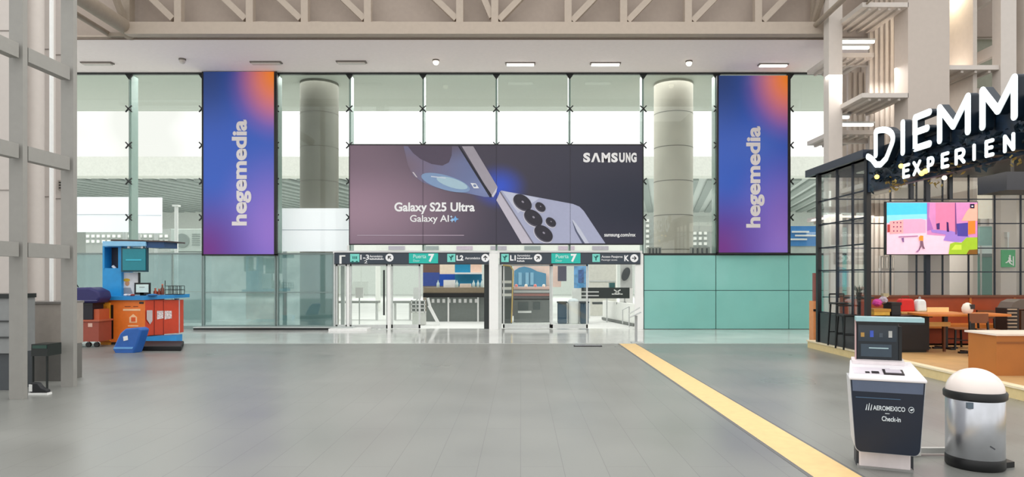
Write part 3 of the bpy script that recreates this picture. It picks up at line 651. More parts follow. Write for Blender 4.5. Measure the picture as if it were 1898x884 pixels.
for px, py, lab in ((112,343,'small grey intercom plate on the beige panel behind the lattice'),):
    Y_ = 12.18; o = thing('wall_plate', (X(px,Y_), Y_, Z(py,Y_)), lab, 'plate'); pxbox(B(), px-5, px+5, py-9, py+9, Y_-.03, Y_+.015).build('plate', M('plate_grey', (168,160,152), .5), o)
    for i in range(3): pxbox(B(), px-3, px+3, py-6+i*5, py-4+i*5, Y_-.04, Y_-.03).build('slot', dark_steel, o)
Y_ = 10.9
o = thing('lattice_counter', (X(88,Y_), Y_, 0), 'beige boxed counter behind the lattice tower beside the red cart', 'counter')
pxbox(B(), 40, 117, 563, 640, Y_, Y_+.5).build('case', M('counter_beige', (164,156,148), .5), o); bx(X(40,Y_), X(117,Y_), Y_-.03, Y_+.53, Z(563,Y_), Z(559,Y_)).build('top', M('counter_top_grey', (120,116,112), .4), o)
bx(X(40,Y_), X(117,Y_), Y_+.03, Y_+.47, 0, Z(640,Y_)).build('plinth', M('counter_plinth', (110,108,104), .5), o)
Y_ = 11.0
o = tag(B().box(X(93,Y_), X(98,Y_), Y_-.02, Y_+.02, 0, 11).build('white_edge_post', white), 'thin full height white upright strip behind the rungs of the lattice tower', 'post')  # white strip painted in place of the bright gap between the panels
Y_ = 9.9
o = thing('equipment_box', (X(74,Y_), Y_+.1, 0), 'black box on a low stand at the foot of the lattice tower', 'box')
pxbox(B(), 58, 88, 638, 660, Y_, Y_+.3).build('case', M('equip_black', (24,30,28), .4), o); pxbox(B(), 60, 86, 640, 646, Y_-.01, Y_).build('label_strip', M('equip_green', (36,70,60), .4), o)
for px in (60, 86): pxbox(B(), px-1, px+1, 660, 725, Y_+.1, Y_+.13).build('leg', dark_steel, o)
Y_ = 9.7
o = thing('sneaker', (X(70,Y_), Y_, 0), 'black and white sneaker on the floor at the foot of the lattice tower', 'shoe')
zs = 0
b = B(); b.prism([(X(57,Y_),Y_-.05,0),(X(92,Y_),Y_-.05,0),(X(92,Y_),Y_-.05,.03),(X(57,Y_),Y_-.05,.03)],(0,.1,0)); b.build('sole', white, o)
b = B(); b.prism([(X(58,Y_),Y_-.045,.03),(X(91,Y_),Y_-.045,.03),(X(90,Y_),Y_-.045,.07),(X(80,Y_),Y_-.045,.10),(X(73,Y_),Y_-.045,.17),(X(60,Y_),Y_-.045,.18)],(0,.09,0)); b.build('upper', M('shoe_black', (28,30,34), .6), o, bevel=.015)
b = B(); b.prism([(X(58,Y_),Y_-.05,.05),(X(64,Y_),Y_-.05,.05),(X(64,Y_),Y_-.05,.15),(X(58,Y_),Y_-.05,.15)],(0,.1,0)); b.build('heel_patch', white, o)
Y_ = 10.0
o = thing('low_cabinet', (X(5,Y_), Y_, 0), 'pale grey low cabinet with dark gap at the far left edge', 'cabinet')
pxbox(B(), -60, 20, 552, 655, Y_, Y_+.5).build('case', M('cab_grey', (140,142,142), .5), o); pxbox(B(), -60, 20, 545, 553, Y_-.03, Y_+.5).build('worktop', dark_steel, o)
for py in (594, 624): pxbox(B(), -60, 20, py, py+3, Y_-.02, Y_).build('groove', M('groove_grey', (60,62,62), .5), o)
bx(X(-60,Y_), X(20,Y_), Y_+.06, Y_+.45, 0, Z(655,Y_)).build('plinth', M('plinth_dark', (72,76,80), .5), o)

# ------------------------------------------------------------------ luggage wrapping stand (left)
Y_ = 16.75
wk = thing('luggage_wrapping_kiosk', (X(255,Y_), Y_, 0), 'orange and blue luggage wrapping kiosk with roof slab and monitor at the left', 'kiosk')
pxbox(B(), 205, 269, 556, 634, Y_, Y_+.9).build('front_panel', orange, wk)
pxbox(B(), 184, 205, 556, 634, Y_+.02, Y_+.9).build('side_case', M('orange_dark', (226,112,38), .4), wk)
pxbox(B(), 203.5, 210, 565, 628, Y_-.004, Y_+.0).build('dark_gap', black, wk)
d = pxbox(B(), 185, 203, 561, 632, Y_-.05, Y_).build('door', ochre, wk); pxbox(B(), 189, 199, 567, 626, Y_-.06, Y_-.05).build('inset', M('ochre_inset', (226,142,34), .45), d); B().ball(P(200.5,591,Y_-.06), .018).build('knob', chrome, d, True)
# side wing running back
b = B(); b.prism([(X(269,Y_),Y_,Z(556,Y_)),(X(269,Y_),Y_,Z(622,Y_)),(X(331,17.6),17.6,Z(617,17.6)),(X(331,17.6),17.6,Z(556,17.6))],(-.02,.3,0)); b.build('wing', M('red_orange_laminate', (206,66,36), .4), wk)
for a_, c_ in ((270,285),(291,303),(305,318)):
    ya = Y_+(a_-269)/62*.85-.016; yc = Y_+(c_-269)/62*.85-.016
    if a_ == 270:
        b = B(); b.prism([P(272,575,ya),P(284,575,yc),P(284,592,yc),P(278,601,(ya+yc)/2),P(272,592,ya)],(0,.01,0)); b.build('shield_decal', M('shield_grey', (206,196,196), .5), wk)
    else:
        b = B(); b.prism([P(a_,576,ya),P(c_,576,yc),P(c_,590,yc),P(a_,592,ya)],(0,.01,0)); b.build('notice_decal', M('notice_pale', (220,206,206), .5, var=.4, scale=30), wk)
for px in (286, 303): 
    yy = Y_+(px-269)/62*.85-.012; B().bar(P(px,557,yy), P(px,621,yy), .012, .012).build('panel_seam', M('seam_red', (120,30,22), .5), wk)
bx(X(331,17.6)-.12, X(331,17.6), 17.62, 17.66, Z(618,17.6), Z(553,17.6)).build('end_panel', M('frost_panel', (190,206,218), .3), wk)
b = B(); b.prism([(X(184,Y_)-.03,Y_-.06,Z(556,Y_)),(X(269,Y_),Y_-.06,Z(556,Y_)),(X(334,17.5),17.5,Z(552,17.5)),(X(334,17.5),18.0,Z(552,17.5)),(X(184,Y_)-.03,18.0,Z(556,Y_))],(0,0,.09)); b.build('counter_top', blue, wk)
b = B(); b.prism([(X(262,Y_),Y_-.2,.0),(X(327,17.2),17.2,0),(X(327,17.2),17.5,0),(X(262,Y_),Y_+.3,0)],(0,0,.2)); b.build('blue_base', blue, wk)
pxbox(B(), 228, 260, 572.5, 576, Y_-.006, Y_).build('pale_strip', M('pale_peach', (250,206,160), .5), wk)
b = B(); poly(b, [(240,598),(240,588),(247,582),(254,588),(254,598)], Y_, .006); b.build('emblem', M('pale_peach', (250,206,160), .5), wk); pxbox(B(), 243, 251, 588, 596, Y_-.012, Y_-.006).build('emblem_suitcase', M('emblem_orange', (226,92,40), .5), wk)
pxbox(B(), 237, 256, 603, 605, Y_-.006, Y_).build('caption_bar', M('pale_peach', (250,206,160), .5), wk); pxbox(B(), 258, 266, 559.5, 563, Y_-.01, Y_).build('lock', dark_steel, wk)
for a_, c_ in ((231,242),(247,256)): pxbox(B(), a_, c_, 567.5, 568.6, Y_-.006, Y_).build('slot', M('slot_brown', (110,52,20), .5), wk)
pxbox(B(), 186, 205, 634, 641, Y_+.02, Y_+.5).build('plinth', M('plinth_ochre', (226,150,40), .4), wk); pxbox(B(), 205, 269, 634, 639.5, Y_+.05, Y_+.6).build('plinth', M('plinth_shadow', (60,50,44), .5), wk)  # ochre plinth by the door, dark brown one below the orange front
# upper cabinet
Yu = 17.0
b = B(); pxbox(b, 190, 225, 500, 552, Yu, Yu+.5); b.build('cabinet_lower', M('sky_blue_laminate', (34,150,214), .4), wk)
b = B(); pxbox(b, 190, 193.5, 455, 500, Yu, Yu+.5); pxbox(b, 219, 225, 455, 500, Yu, Yu+.5); pxbox(b, 193, 219, 455, 458, Yu, Yu+.5); pxbox(b, 193, 219, 497, 500, Yu, Yu+.5); b.build('cabinet_frame', M('sky_blue_laminate', (34,150,214), .4), wk)
pxbox(B(), 193, 219, 457, 499, Yu+.3, Yu+.34).build('cabinet_back', M('cabinet_dark', (56,54,62), .5), wk); B().cyl(P(209,493,Yu+.15), P(214,498,Yu+.15), .035).build('roll_end', white, wk, True)
o = pxbox(B(), 224.5, 272, 459, 504, Yu-.12, Yu-.03).build('screen_case', M('case_dark', (22,70,84), .4), wk); pxbox(B(), 227, 269.5, 461, 501, Yu-.14, Yu-.12).build('screen_face', M('teal_face', (24,132,146), .4), o); pxbox(B(), 233, 262, 480.5, 483, Yu-.15, Yu-.14).build('grip', M('grip_blue', (60,186,210), .4), o)
pxbox(B(), 190, 270, 447, 456, Yu-.2, Yu+.6).build('roof_slab', M('roof_pale_blue', (140,196,232), .4), wk); pxbox(B(), 270, 304, 448, 459, Yu-.15, Yu+.5).build('roof_end', M('roof_navy', (22,70,118), .4), wk)
b = B(); b.prism([P(205,446.5,Yu-.2),P(310,448.5,Yu-.2),P(310,446,Yu-.2),P(206,443.5,Yu-.2)],(0,.9,0)); b.build('roof_edge', M('roof_brown', (66,52,48), .4), wk)
for px in (238, 263): pxbox(B(), px-2, px+2, 456, 460, Yu-.14, Yu-.06).build('bracket', white, wk)
pxbox(B(), 225, 232, 459, 480, Yu-.03, Yu+.1).build('screen_arm', M('case_dark', (22,70,84), .4), wk)
o = pxbox(B(), 226, 256, 505, 546, Yu+.1, Yu+.13).build('poster', M('poster_white', (226,226,228), .5), wk); pxbox(B(), 256, 258, 505, 546, Yu+.08, Yu+.14).build('edge', black, o)
poly(B(), ellipse(235,519,6,3), Yu+.1, .008).build('poster_hat', M('hat_yellow', (226,176,40), .5), o); poly(B(), ellipse(236,525,4,5), Yu+.1, .006).build('poster_face', M('face_tan', (206,150,110), .5), o); poly(B(), [(228,544),(230,533),(242,533),(246,544)], Yu+.1, .006).build('poster_shirt', M('shirt_grey', (150,156,164), .5), o)
tp = Z(556,Y_)+.09
mo = thing('monitor', (X(263,Y_+.3), Y_+.3, tp), 'small black framed monitor on the blue top of the wrapping kiosk', 'monitor')
pxbox(B(), 249, 278, 524, 546, Y_+.3, Y_+.34).build('bezel', black, mo); pxbox(B(), 252, 275, 527, 542, Y_+.29, Y_+.3).build('screen', M('screen_pale', (206,224,218), .3, emit=.1), mo); bx(X(263,Y_+.3)-.05, X(263,Y_+.3)+.05, Y_+.3, Y_+.42, tp, tp+.09).build('stand', black, mo)
pxbox(B(), 258, 268, 531.5, 533, Y_+.285, Y_+.29).build('screen_text', M('screen_grey', (130,150,146), .5), mo)
for i, (px, cc, lab) in enumerate(((233,(226,226,232),'white crumpled paper on the wrapping kiosk counter'),(240,(200,190,196),'pale cloth scrap on the wrapping kiosk counter'),(246,(150,60,56),'dark red roll on the wrapping kiosk counter'),(283,(40,110,170),'blue folded wrap sheet on the counter beside the monitor'))):
    b = B().ball((X(px,Y_+.1), Y_+.1, tp+.03), .05 if i < 3 else .12, 12, .6 if i < 3 else .28); tag(b.build('wrap_scrap', M('scrap_%d'%i, cc, .7), smooth=True), lab, 'wrap')
Yb = 17.35; tz = Z(552,17.5)+.09
bk = thing('wire_basket', (X(318,Yb), Yb+.1, tz), 'black wire basket on the right end of the wrapping kiosk counter', 'basket')
b = B(); x0, x1 = X(306,Yb), X(333,Yb)
for zz in (tz+.005, tz+.12, tz+.22):
    for p_, q_ in (((x0,Yb),(x1,Yb)),((x0,Yb+.25),(x1,Yb+.25)),((x0,Yb),(x0,Yb+.25)),((x1,Yb),(x1,Yb+.25))): b.bar((p_[0],p_[1],zz),(q_[0],q_[1],zz),.014,.014)
b.build('rim_wires', black, bk); b = B()
for i in range(5): b.bar((x0+(x1-x0)*i/4,Yb,tz),(x0+(x1-x0)*i/4,Yb,tz+.22),.012,.012); b.bar((x0+(x1-x0)*i/4,Yb+.25,tz),(x0+(x1-x0)*i/4,Yb+.25,tz+.22),.012,.012)
b.bar((x0,Yb,tz+.22),(x0,Yb,tz+.36),.014,.014); b.build('upright_wires', black, bk)
for i, (px, h, cc, lab) in enumerate(((288,.14,(190,90,60),'short orange bottle on the kiosk counter right of the monitor'),(295,.12,(150,70,50),'short brown bottle second from the monitor on the kiosk counter'),(301,.24,(120,60,44),'tall brown bottle on the kiosk counter left of the wire basket'))):
    yy = 17.3; bo = thing('bottle', (X(px,yy), yy, tz), lab, 'bottle'); B().lathe((X(px,yy),yy), [(.04,0),(.045,.02),(.045,h*.6),(.02,h*.8),(.018,h)], 14, tz).build('body', M('bot_%d'%i, cc, .35), bo, True); B().cyl((X(px,yy),yy,tz+h),(X(px,yy),yy,tz+h+.03), .022, n=12).build('cap', M('bot_cap', (220,120,90), .4), bo)
# suitcase on floor
sc = thing('suitcase', (X(236,15.1), 15.15, 0), 'blue hard suitcase leaning on the floor in front of the wrapping kiosk', 'suitcase')
sb = M('suitcase_blue', (40,96,176), .4)
b = B(); b.prism([P(208,647,14.95),P(214,656.5,14.95),P(247,656,14.95),P(253,640,14.95),P(262,611,14.95),P(256,607,14.95),P(232,609,14.95),P(222,618,14.95)],(.05,.26,0)); b.build('shell', sb, sc, True, .03, 3)
b = B(); b.prism([P(211,643,14.94),P(247,643,14.94),P(245,647,14.94),P(210,647,14.94)],(0,.015,0)); b.build('zip_band', M('suitcase_light', (100,160,220), .4), sc); b = B(); b.prism([P(228,624,14.94),P(236,622,14.94),P(237,630,14.94),P(229,632,14.94)],(0,.012,0)); b.build('sticker', white, sc)
for px in (218, 242): B().cyl((X(px,15.0),14.98,.02),(X(px,15.0),15.06,.02), .02, n=12).build('wheel', black, sc)
b = B(); b.prism([(X(258,15.5),15.35,0),(X(342,15.5),15.35,0),(X(341,16.6),16.6,0),(X(262,16.6),16.6,0)],(0,0,.11)); tag(b.build('floor_platform', M('rubber_black', (12,12,14), .6), bevel=.02), 'low black rubber platform on the floor right of the blue suitcase', 'platform')
# cart
Yc = 16.1
ct = thing('service_cart', (X(150,Yc), Yc, 0), 'red brown service cart on black wheels left of the wrapping kiosk', 'cart')
rb = M('cart_red_brown', (160,78,56), .5)
pxbox(B(), 118, 151, 595, 634, Yc, Yc+.5).build('drawer_case', rb, ct); d = pxbox(B(), 152, 183, 595, 633, Yc, Yc+.5).build('drawer_case', M('cart_red_brown2', (152,72,56), .5), ct)
pxbox(B(), 163, 171, 599, 606, Yc-.01, Yc).build('tag', M('tag_pale', (216,176,160), .5), d); pxbox(B(), 117, 184, 593, 596, Yc-.03, Yc+.52).build('top_edge', M('cart_edge', (176,90,64), .5), ct); pxbox(B(), 174, 184, 573, 594, Yc+.1, Yc+.5).build('side_board', M('cart_orange', (186,86,50), .5), ct)
for px in (130, 147, 165, 180):
    B().cyl((X(px,Yc+.1),Yc+.06,.06),(X(px,Yc+.1),Yc+.12,.06), .06, n=18).build('wheel', black, ct, True)
    B().box(X(px,Yc+.1)-.02, X(px,Yc+.1)+.02, Yc+.07, Yc+.11, .1, Z(633,Yc)+.02).build('caster_fork', alum, ct)
zt = Z(593,Yc)
bg_ = thing('bucket', (X(131,Yc+.2), Yc+.2, zt), 'orange bucket standing on the red brown cart', 'bucket'); B().lathe((X(131,Yc+.2),Yc+.2), [(.11,0),(.12,.02),(.15,.32),(.16,.33),(.15,.34)], 28, zt).build('pail', M('bucket_orange', (226,96,52), .45), bg_, True)
B().tube([(X(131,Yc+.2)-.15,Yc+.2,zt+.3),(X(131,Yc+.2)-.1,Yc+.05,zt+.2),(X(131,Yc+.2)+.1,Yc+.05,zt+.2),(X(131,Yc+.2)+.15,Yc+.2,zt+.3)], .008, 6).build('handle', dark_steel, bg_, True)
bn_ = thing('black_bin', (X(161,Yc+.3), Yc+.3, zt), 'black crate on the red brown cart under the navy bag', 'crate'); bx(X(143,Yc+.1), X(174,Yc+.1), Yc+.05, Yc+.48, zt, Z(562,Yc)).build('body', M('crate_black', (20,16,28), .5), bn_, bevel=.01); bx(X(142,Yc+.1), X(175,Yc+.1), Yc+.03, Yc+.5, Z(565,Yc), Z(562,Yc)).build('rim', black, bn_)
B().ball(P(147,570,Yc+.06), .035).build('latch', M('latch_peach', (230,150,120), .4), bn_, True)
nb = thing('duffel_bag', (X(153,Yc+.3), Yc+.3, Z(562,Yc)), 'navy duffel bag lying on top of the black crate and cart', 'bag')
b = B(); b.prism([P(121,561,Yc+.0),P(130,540,Yc+.0),P(138,533,Yc),P(166,532.5,Yc),P(182,540,Yc),P(185,552,Yc),P(178,562,Yc)],(0,.5,0)); b.build('body', M('bag_navy', (44,42,96), .6), nb, True, .05, 3)
B().tube([P(134,540,Yc-.02),P(130,530,Yc-.02),P(140,524,Yc+.1),P(145,532,Yc+.2)], .012, 8).build('strap', dark_steel, nb, True); B().bar(P(124,557,Yc-.012), P(180,557,Yc-.012), .012, .012).build('zip', M('zip_light', (110,110,150), .4), nb)

# ------------------------------------------------------------------ floor items near the doors
Y_ = 16.3
o = thing('door_track_bar', (X(1090,Y_), Y_, 0), 'short black floor bar with chrome top lying before the yellow band', 'bar')
pxbox(B(), 1064, 1116, 641, 648, Y_, Y_+.16).build('base', black, o); bx(X(1064,Y_)+.02, X(1116,Y_)-.02, Y_+.02, Y_+.08, Z(641,Y_), Z(641,Y_)+.02).build('chrome_strip', chrome, o)
Yp = 17.25
o = thing('pedestal_stand', (X(1178,Yp), Yp, 0), 'slim grey pedestal stand with slanted top by the teal wall', 'stand')
B().box(X(1170,Yp), X(1192,Yp), Yp-.12, Yp+.15, .004, .022).build('base_plate', alum, o); B().bar((X(1179,Yp),Yp,.02),(X(1179,Yp),Yp,Z(585,Yp)),.06,.05).build('pole', M('stand_grey', (168,172,174), .4, .3), o)
B().bar(P(1168,588,Yp), P(1187,579,Yp-.1), .2, .025, (0,0,1)).build('slanted_top', M('stand_light', (206,210,212), .4, .3), o); B().bar(P(1166,582,Yp), P(1186,570,Yp), .03, .03).build('top_arm', alum, o)

# ------------------------------------------------------------------ check-in kiosk
ck = thing('check_in_kiosk', (3.245, 6.03, 0), 'white and navy self check-in kiosk standing in front of the cafe', 'kiosk', rz=math.radians(-22))
ck.scale = (.84, .9, 1)
W_ = .335
b = B(); b.box(-.24, .235, -.12, .18, .0, .20); b.build('pedestal', M('pedestal_white', (226,216,216), .5), ck, bevel=.01)
b = B(); b.box(-.26, .255, -.14, .2, 0, .018); b.build('foot_plate', M('foot_grey', (150,148,146), .4), ck); 
for sx in (-.265, .24): B().box(sx, sx+.03, -.05, .22, .0, .2).build('pedestal_side', M('ped_dark', (46,50,56), .5), ck)
# navy front body, slightly tapered with rounded lower corners
def outline(w0, w1, z0, z1, r, n=6):
    pts = [(-w1, z1), (-w0, z0+r)]
    for i in range(1, n+1):
        t_ = math.pi/2*i/n; pts.append((-w0+r-r*math.cos(t_), z0+r-r*math.sin(t_)))
    for i in range(0, n+1):
        t_ = math.pi/2*i/n; pts.append((w0-r+r*math.sin(t_), z0+r-r*math.cos(t_)))
    pts.append((w1, z1)); return pts
ol = outline(.30, .345, .17, .80, .06)
b = B(); b.prism([(x, -.27, z) for x, z in ol], (0, .45, 0)); b.build('body', M('kiosk_shell', (206,208,214), .4), ck, True)
ol2 = outline(.294, .338, .176, .797, .06)
b = B(); b.prism([(x, -.285, z) for x, z in ol2], (0, .015, 0)); b.build('front_panel', navy, ck)
b = B(); b.prism([(-.318,-.289,.70),(.318,-.289,.70),(.325,-.289,.795),(-.325,-.289,.795)], (0,.006,0)); b.build('grey_band', M('band_slate', (86,98,122), .35), ck)
b = B(); b.box(-.29, .12, -.291, -.285, .645, .651); b.build('slot_line', M('slot_blue', (70,100,130), .4), ck)
b = B(); b.prism([(-.35,-.29,.80),(.35,-.29,.80),(.35,-.29,.83),(-.35,-.29,.83)],(0,.0,0)) if False else None
# sloping white desk top
b = B(); b._add([(-.355,-.30,.795),(.355,-.30,.795),(.30,.30,.875),(-.30,.30,.875),(-.355,-.30,.825),(.355,-.30,.825),(.30,.30,.915),(-.30,.30,.915)],[(0,3,2,1),(4,5,6,7),(0,1,5,4),(1,2,6,5),(2,3,7,6),(3,0,4,7)])
b.build('desk_top', M('desk_white', (240,236,240), .35, var=.01), ck, bevel=.012)
def on_top(x, y, dz=0): return (x, y, .825+(y+.30)/.6*.09+dz)
def top_plate(nm, x0, x1, y0, y1, m, h=.006):
    b = B(); b.prism([on_top(x0,y0,.001),on_top(x1,y0,.001),on_top(x1,y1,.001),on_top(x0,y1,.001)],(0,0,h)); return b.build(nm, m, ck)
top_plate('scanner_tray', -.3, .06, -.19, .02, M('tray_white', (222,214,222), .4), .004)
o = top_plate('reader_frame', -.02, .17, -.19, -.04, M('reader_dark', (40,32,34), .35), .01); b = B(); b.prism([on_top(.0,-.16,.012),on_top(.15,-.16,.012),on_top(.145,-.06,.012),on_top(.005,-.06,.012)],(0,0,.004)); b.build('reader_glass', M('reader_pale', (214,206,216), .2), o)
top_plate('keypad_mark', -.13, -.06, -.18, -.13, M('reader_dark', (40,32,34), .35), .012); top_plate('keypad_mark', -.19, -.15, -.18, -.15, M('reader_dark', (40,32,34), .35), .012)
top_plate('rear_ledge', -.29, .22, .14, .28, M('ledge_pink_white', (232,222,224), .4), .03)
# screen unit
b = B(); b.box(-.245, .17, .2, .27, .93, 1.28); b.build('screen_housing', M('screen_dark', (26,34,42), .25), ck, bevel=.01)
b = B(); b.box(-.225, .15, .19, .2, 1.10, 1.25); b.build('display', M('display_dark', (44,54,64), .08), ck)
b = B(); b.box(-.2, .10, .188, .2, .96, 1.075); b.build('lower_panel', M('panel_slate', (56,70,82), .2), ck); b = B(); b.box(-.12, .07, .185, .19, 1.035, 1.045); b.build('highlight_strip', M('strip_pale', (170,196,200), .3), ck)
b = B(); b.box(.17, .2, .2, .3, .9, 1.24); b.build('screen_side', black, ck)
b = B(); b.box(-.255, -.245, .18, .28, .9, 1.29); b.build('left_edge', M('edge_pinkish', (196,160,160), .4), ck)
b = B(); b.box(-.25, .40, .12, .34, 1.285, 1.325); b.build('header_shelf', M('header_teal_white', (164,200,206), .3), ck); b = B(); b.box(-.25, .40, .118, .34, 1.268, 1.286); b.build('header_shade_strip', black, ck)  # pale shelf with a black strip along its underside
for i in range(4): 
    b = B(); b.box(-.2+i*.09, -.165+i*.09, .185, .19, 1.14, 1.18+.02*(i%2)); b.build('screen_icon', M('icon_%d'%i, ((180,140,70),(60,90,190),(70,80,90),(190,190,186))[i], .3, emit=.0), ck)  # colour patches painted in for reflections and see-through tones on the screen glass
ct_w = M('kiosk_white_print', (216,226,234), .5, var=0)
put_text('AEROMEXICO', 'lettering', ct_w, ck, (-.13,-.2855,.545), .29, .04, .004, .015)
put_text('Check-in', 'lettering', ct_w, ck, (-.05,-.2855,.455), .17, .042, .004, .015)
b = B()
for i in range(3): b.prism([(-.20+i*.022,-.286,.54),(-.19+i*.022,-.286,.54),(-.182+i*.022,-.286,.54+.05+.012*(i%2)),(-.187+i*.022,-.286,.54+.05+.012*(i%2))],(0,-.003,0))
b.build('wing_emblem', ct_w, ck)
b = B(); b.prism([(.215+.026*math.cos(2*math.pi*i/24),-.286,.565+.026*math.sin(2*math.pi*i/24)) for i in range(24)],(0,-.002,0)); o = b.build('round_emblem', ct_w, ck)
b = B(); b.prism([(.215+.021*math.cos(2*math.pi*i/24),-.2885,.565+.021*math.sin(2*math.pi*i/24)) for i in range(24)],(0,-.001,0)); b.build('emblem_field', navy, o); b = B(); b.prism([(.2,-.290,.562),(.215,-.290,.574),(.235,-.290,.572),(.228,-.290,.564),(.215,-.290,.556)],(0,-.001,0)); b.build('emblem_bird', ct_w, o)
b = B(); b.box(-.02, .02, -.287, -.285, .518, .523); b.build('small_dash', ct_w, ck)

# ------------------------------------------------------------------ trash can
tx, ty = 4.075, 6.05
tb = thing('trash_can', (tx, ty, 0), 'round steel trash can with white dome lid right of the check-in kiosk', 'trash can')
steel_can = M('can_steel', (196,198,204), .28, .95, var=.04)
B().lathe((tx,ty), [(.222,.0),(.232,.015),(.232,.09),(.226,.10)], 56).build('base_ring', black, tb, True)
B().lathe((tx,ty), [(.224,.095),(.228,.1),(.228,.61),(.224,.615)], 56).build('body', steel_can, tb, True)
B().lathe((tx,ty), [(.228,.605),(.245,.62),(.247,.665),(.238,.68),(.228,.68)], 56).build('rim_band', black, tb, True)
B().lathe((tx,ty), [(.228*math.cos(math.pi/2*i/12), .672+.205*math.sin(math.pi/2*i/12)) for i in range(12)]+[(.004,.877)], 56).build('dome_lid', M('dome_white', (244,232,226), .25, var=.01), tb, True)
b = B(); b.box(tx-.19, tx-.14, ty-.19, ty-.165, .55, .60); b.build('label_plate', M('can_label', (96,110,124), .4), tb)
b = B(); b.box(tx+.215, tx+.245, ty-.03, ty+.03, .30, .62); b.build('hinge_strip', black, tb)
b = B(); b.bar((tx-.02, ty-.2285, .23), (tx+.02, ty-.2275, .205), .006, .012); b.build('dent_mark', M('dent_dark', (70,72,78), .4), tb)
b = B(); b.prism([(tx+.16,ty-.1,.0),(tx+.32,ty-.05,.0),(tx+.32,ty+.05,.0),(tx+.16,ty+.1,.0)],(0,0,.05)); b.build('foot_pedal', black, tb)
o = thing('floor_bracket', (3.98, 6.42, 0), 'low white bracket bar on the floor behind the trash can', 'bracket')
for x0_, x1_ in ((3.56, 3.78), (4.42, 4.56)):
    b = B(); b.box(x0_, x1_, 6.36, 6.46, 0, .10); b.build('end_block', M('bracket_white', (226,224,218), .4), o, bevel=.008)
b = B(); b.box(3.62, 4.5, 6.40, 6.44, .02, .07); b.build('bar', M('bracket_grey', (196,196,192), .4), o); b = B(); b.box(3.70, 3.74, 6.35, 6.37, .02, .08); b.build('grey_insert', M('insert_grey', (150,150,148), .4), o)

# ------------------------------------------------------------------ cafe
XC = 6.85; YB = 15.6; ZD = .18
cf_navy = M('cafe_navy_metal', (26,34,48), .4, .2)
cf = thing('cafe_pavilion', (XC+2, 12.5, 0), 'dark framed glass cafe pavilion on a raised platform at the right', 'pavilion')
b = B(); b.box(XC, 14, 3, 16.1, 0, ZD-.03); b.build('platform', M('kerb_cream', (226,204,150), .5), cf)
b = B(); b.box(XC-.02, XC+.14, 3, 16.12, ZD-.03, ZD); b.box(XC+.14, 14, 16.0, 16.12, ZD-.03, ZD); b.build('kerb_cap', M('kerb_pale', (236,222,190), .45), cf)
b = B(); b.box(XC+.14, 14, 3, 16.0, ZD-.03, ZD); b.build('deck', M('deck_tan', (196,158,108), .45, var=.12, scale=3), cf)
b = B(); b.box(XC-.08, XC, 12.9, 13.25, 0, .14); b.build('kerb_corner_block', M('kerb_cream2', (222,202,140), .5), cf)
YN = 13.4
for y in (YN, YB): b = B(); b.box(XC, XC+.09, y-.05, y+.05, ZD, 4.04); b.build('post', M('cafe_post_black', (14,16,22), .4), cf)
for x in (9.4, 13.0): b = B(); b.box(x-.05, x+.05, YB-.05, YB+.05, ZD, 4.04); b.build('post', cf_navy, cf)
b = B(); b.box(XC-.1, XC+.14, YN-.1, 16.0, 4.04, 4.20); b.build('side_fascia', M('fascia_navy', (34,42,58), .4), cf)
b = B(); b.box(XC-.02, 14, 7.2, 16.0, 4.04, 4.16); b.build('roof_panel', M('roof_dark', (30,34,40), .5), cf)
b = B(); b.box(XC+.02, XC+.12, 7.2, YN-.05, 3.36, 4.14); b.build('sign_fascia', M('sign_fascia_navy', (16,36,56), .45, var=.5, scale=7), cf)
# side glazing
g = B(); g.box(XC+.06, XC+.08, YN+.07, YB-.07, .85, 4.02); g.build('side_glass', glass_cafe, cf)
for y in (14.05, 14.75): b = B(); b.box(XC+.05, XC+.09, y-.02, y+.02, ZD, 4.04); b.build('mullion', cf_navy, cf)
for z in (.88, 1.83, 2.35, 2.88, 3.42): b = B(); b.box(XC+.05, XC+.09, YN+.05, YB-.05, z-.014, z+.014); b.build('glazing_bar', cf_navy, cf)
b = B(); b.box(XC+.03, XC+.10, YN+.07, YB-.07, ZD, .86); b.build('side_skirt_panel', M('skirt_black_glass', (34,34,38), .2), cf)
# back glazing
g = B(); g.box(XC+.14, 13.5, YB-.01, YB+.01, 1.2, 4.02); g.build('back_glass', glass_cafe, cf)
xx = 7.35
while xx < 13.4:
    b = B(); b.box(xx-.012, xx+.012, YB-.02, YB+.02, 1.2, 4.04); b.build('mullion', cf_navy, cf); xx += .602
for z in (1.22, 1.80, 2.35, 2.92, 3.48): b = B(); b.box(XC+.14, 13.5, YB-.02, YB+.02, z-.012, z+.012); b.build('glazing_bar', cf_navy, cf)
for px in (1688, 1760): 
    b = B(); b.box(X(px,YB)-.04, X(px,YB)+.04, YB-.06, YB+.02, 3.48, 4.04); b.build('hanger', cf_navy, cf)
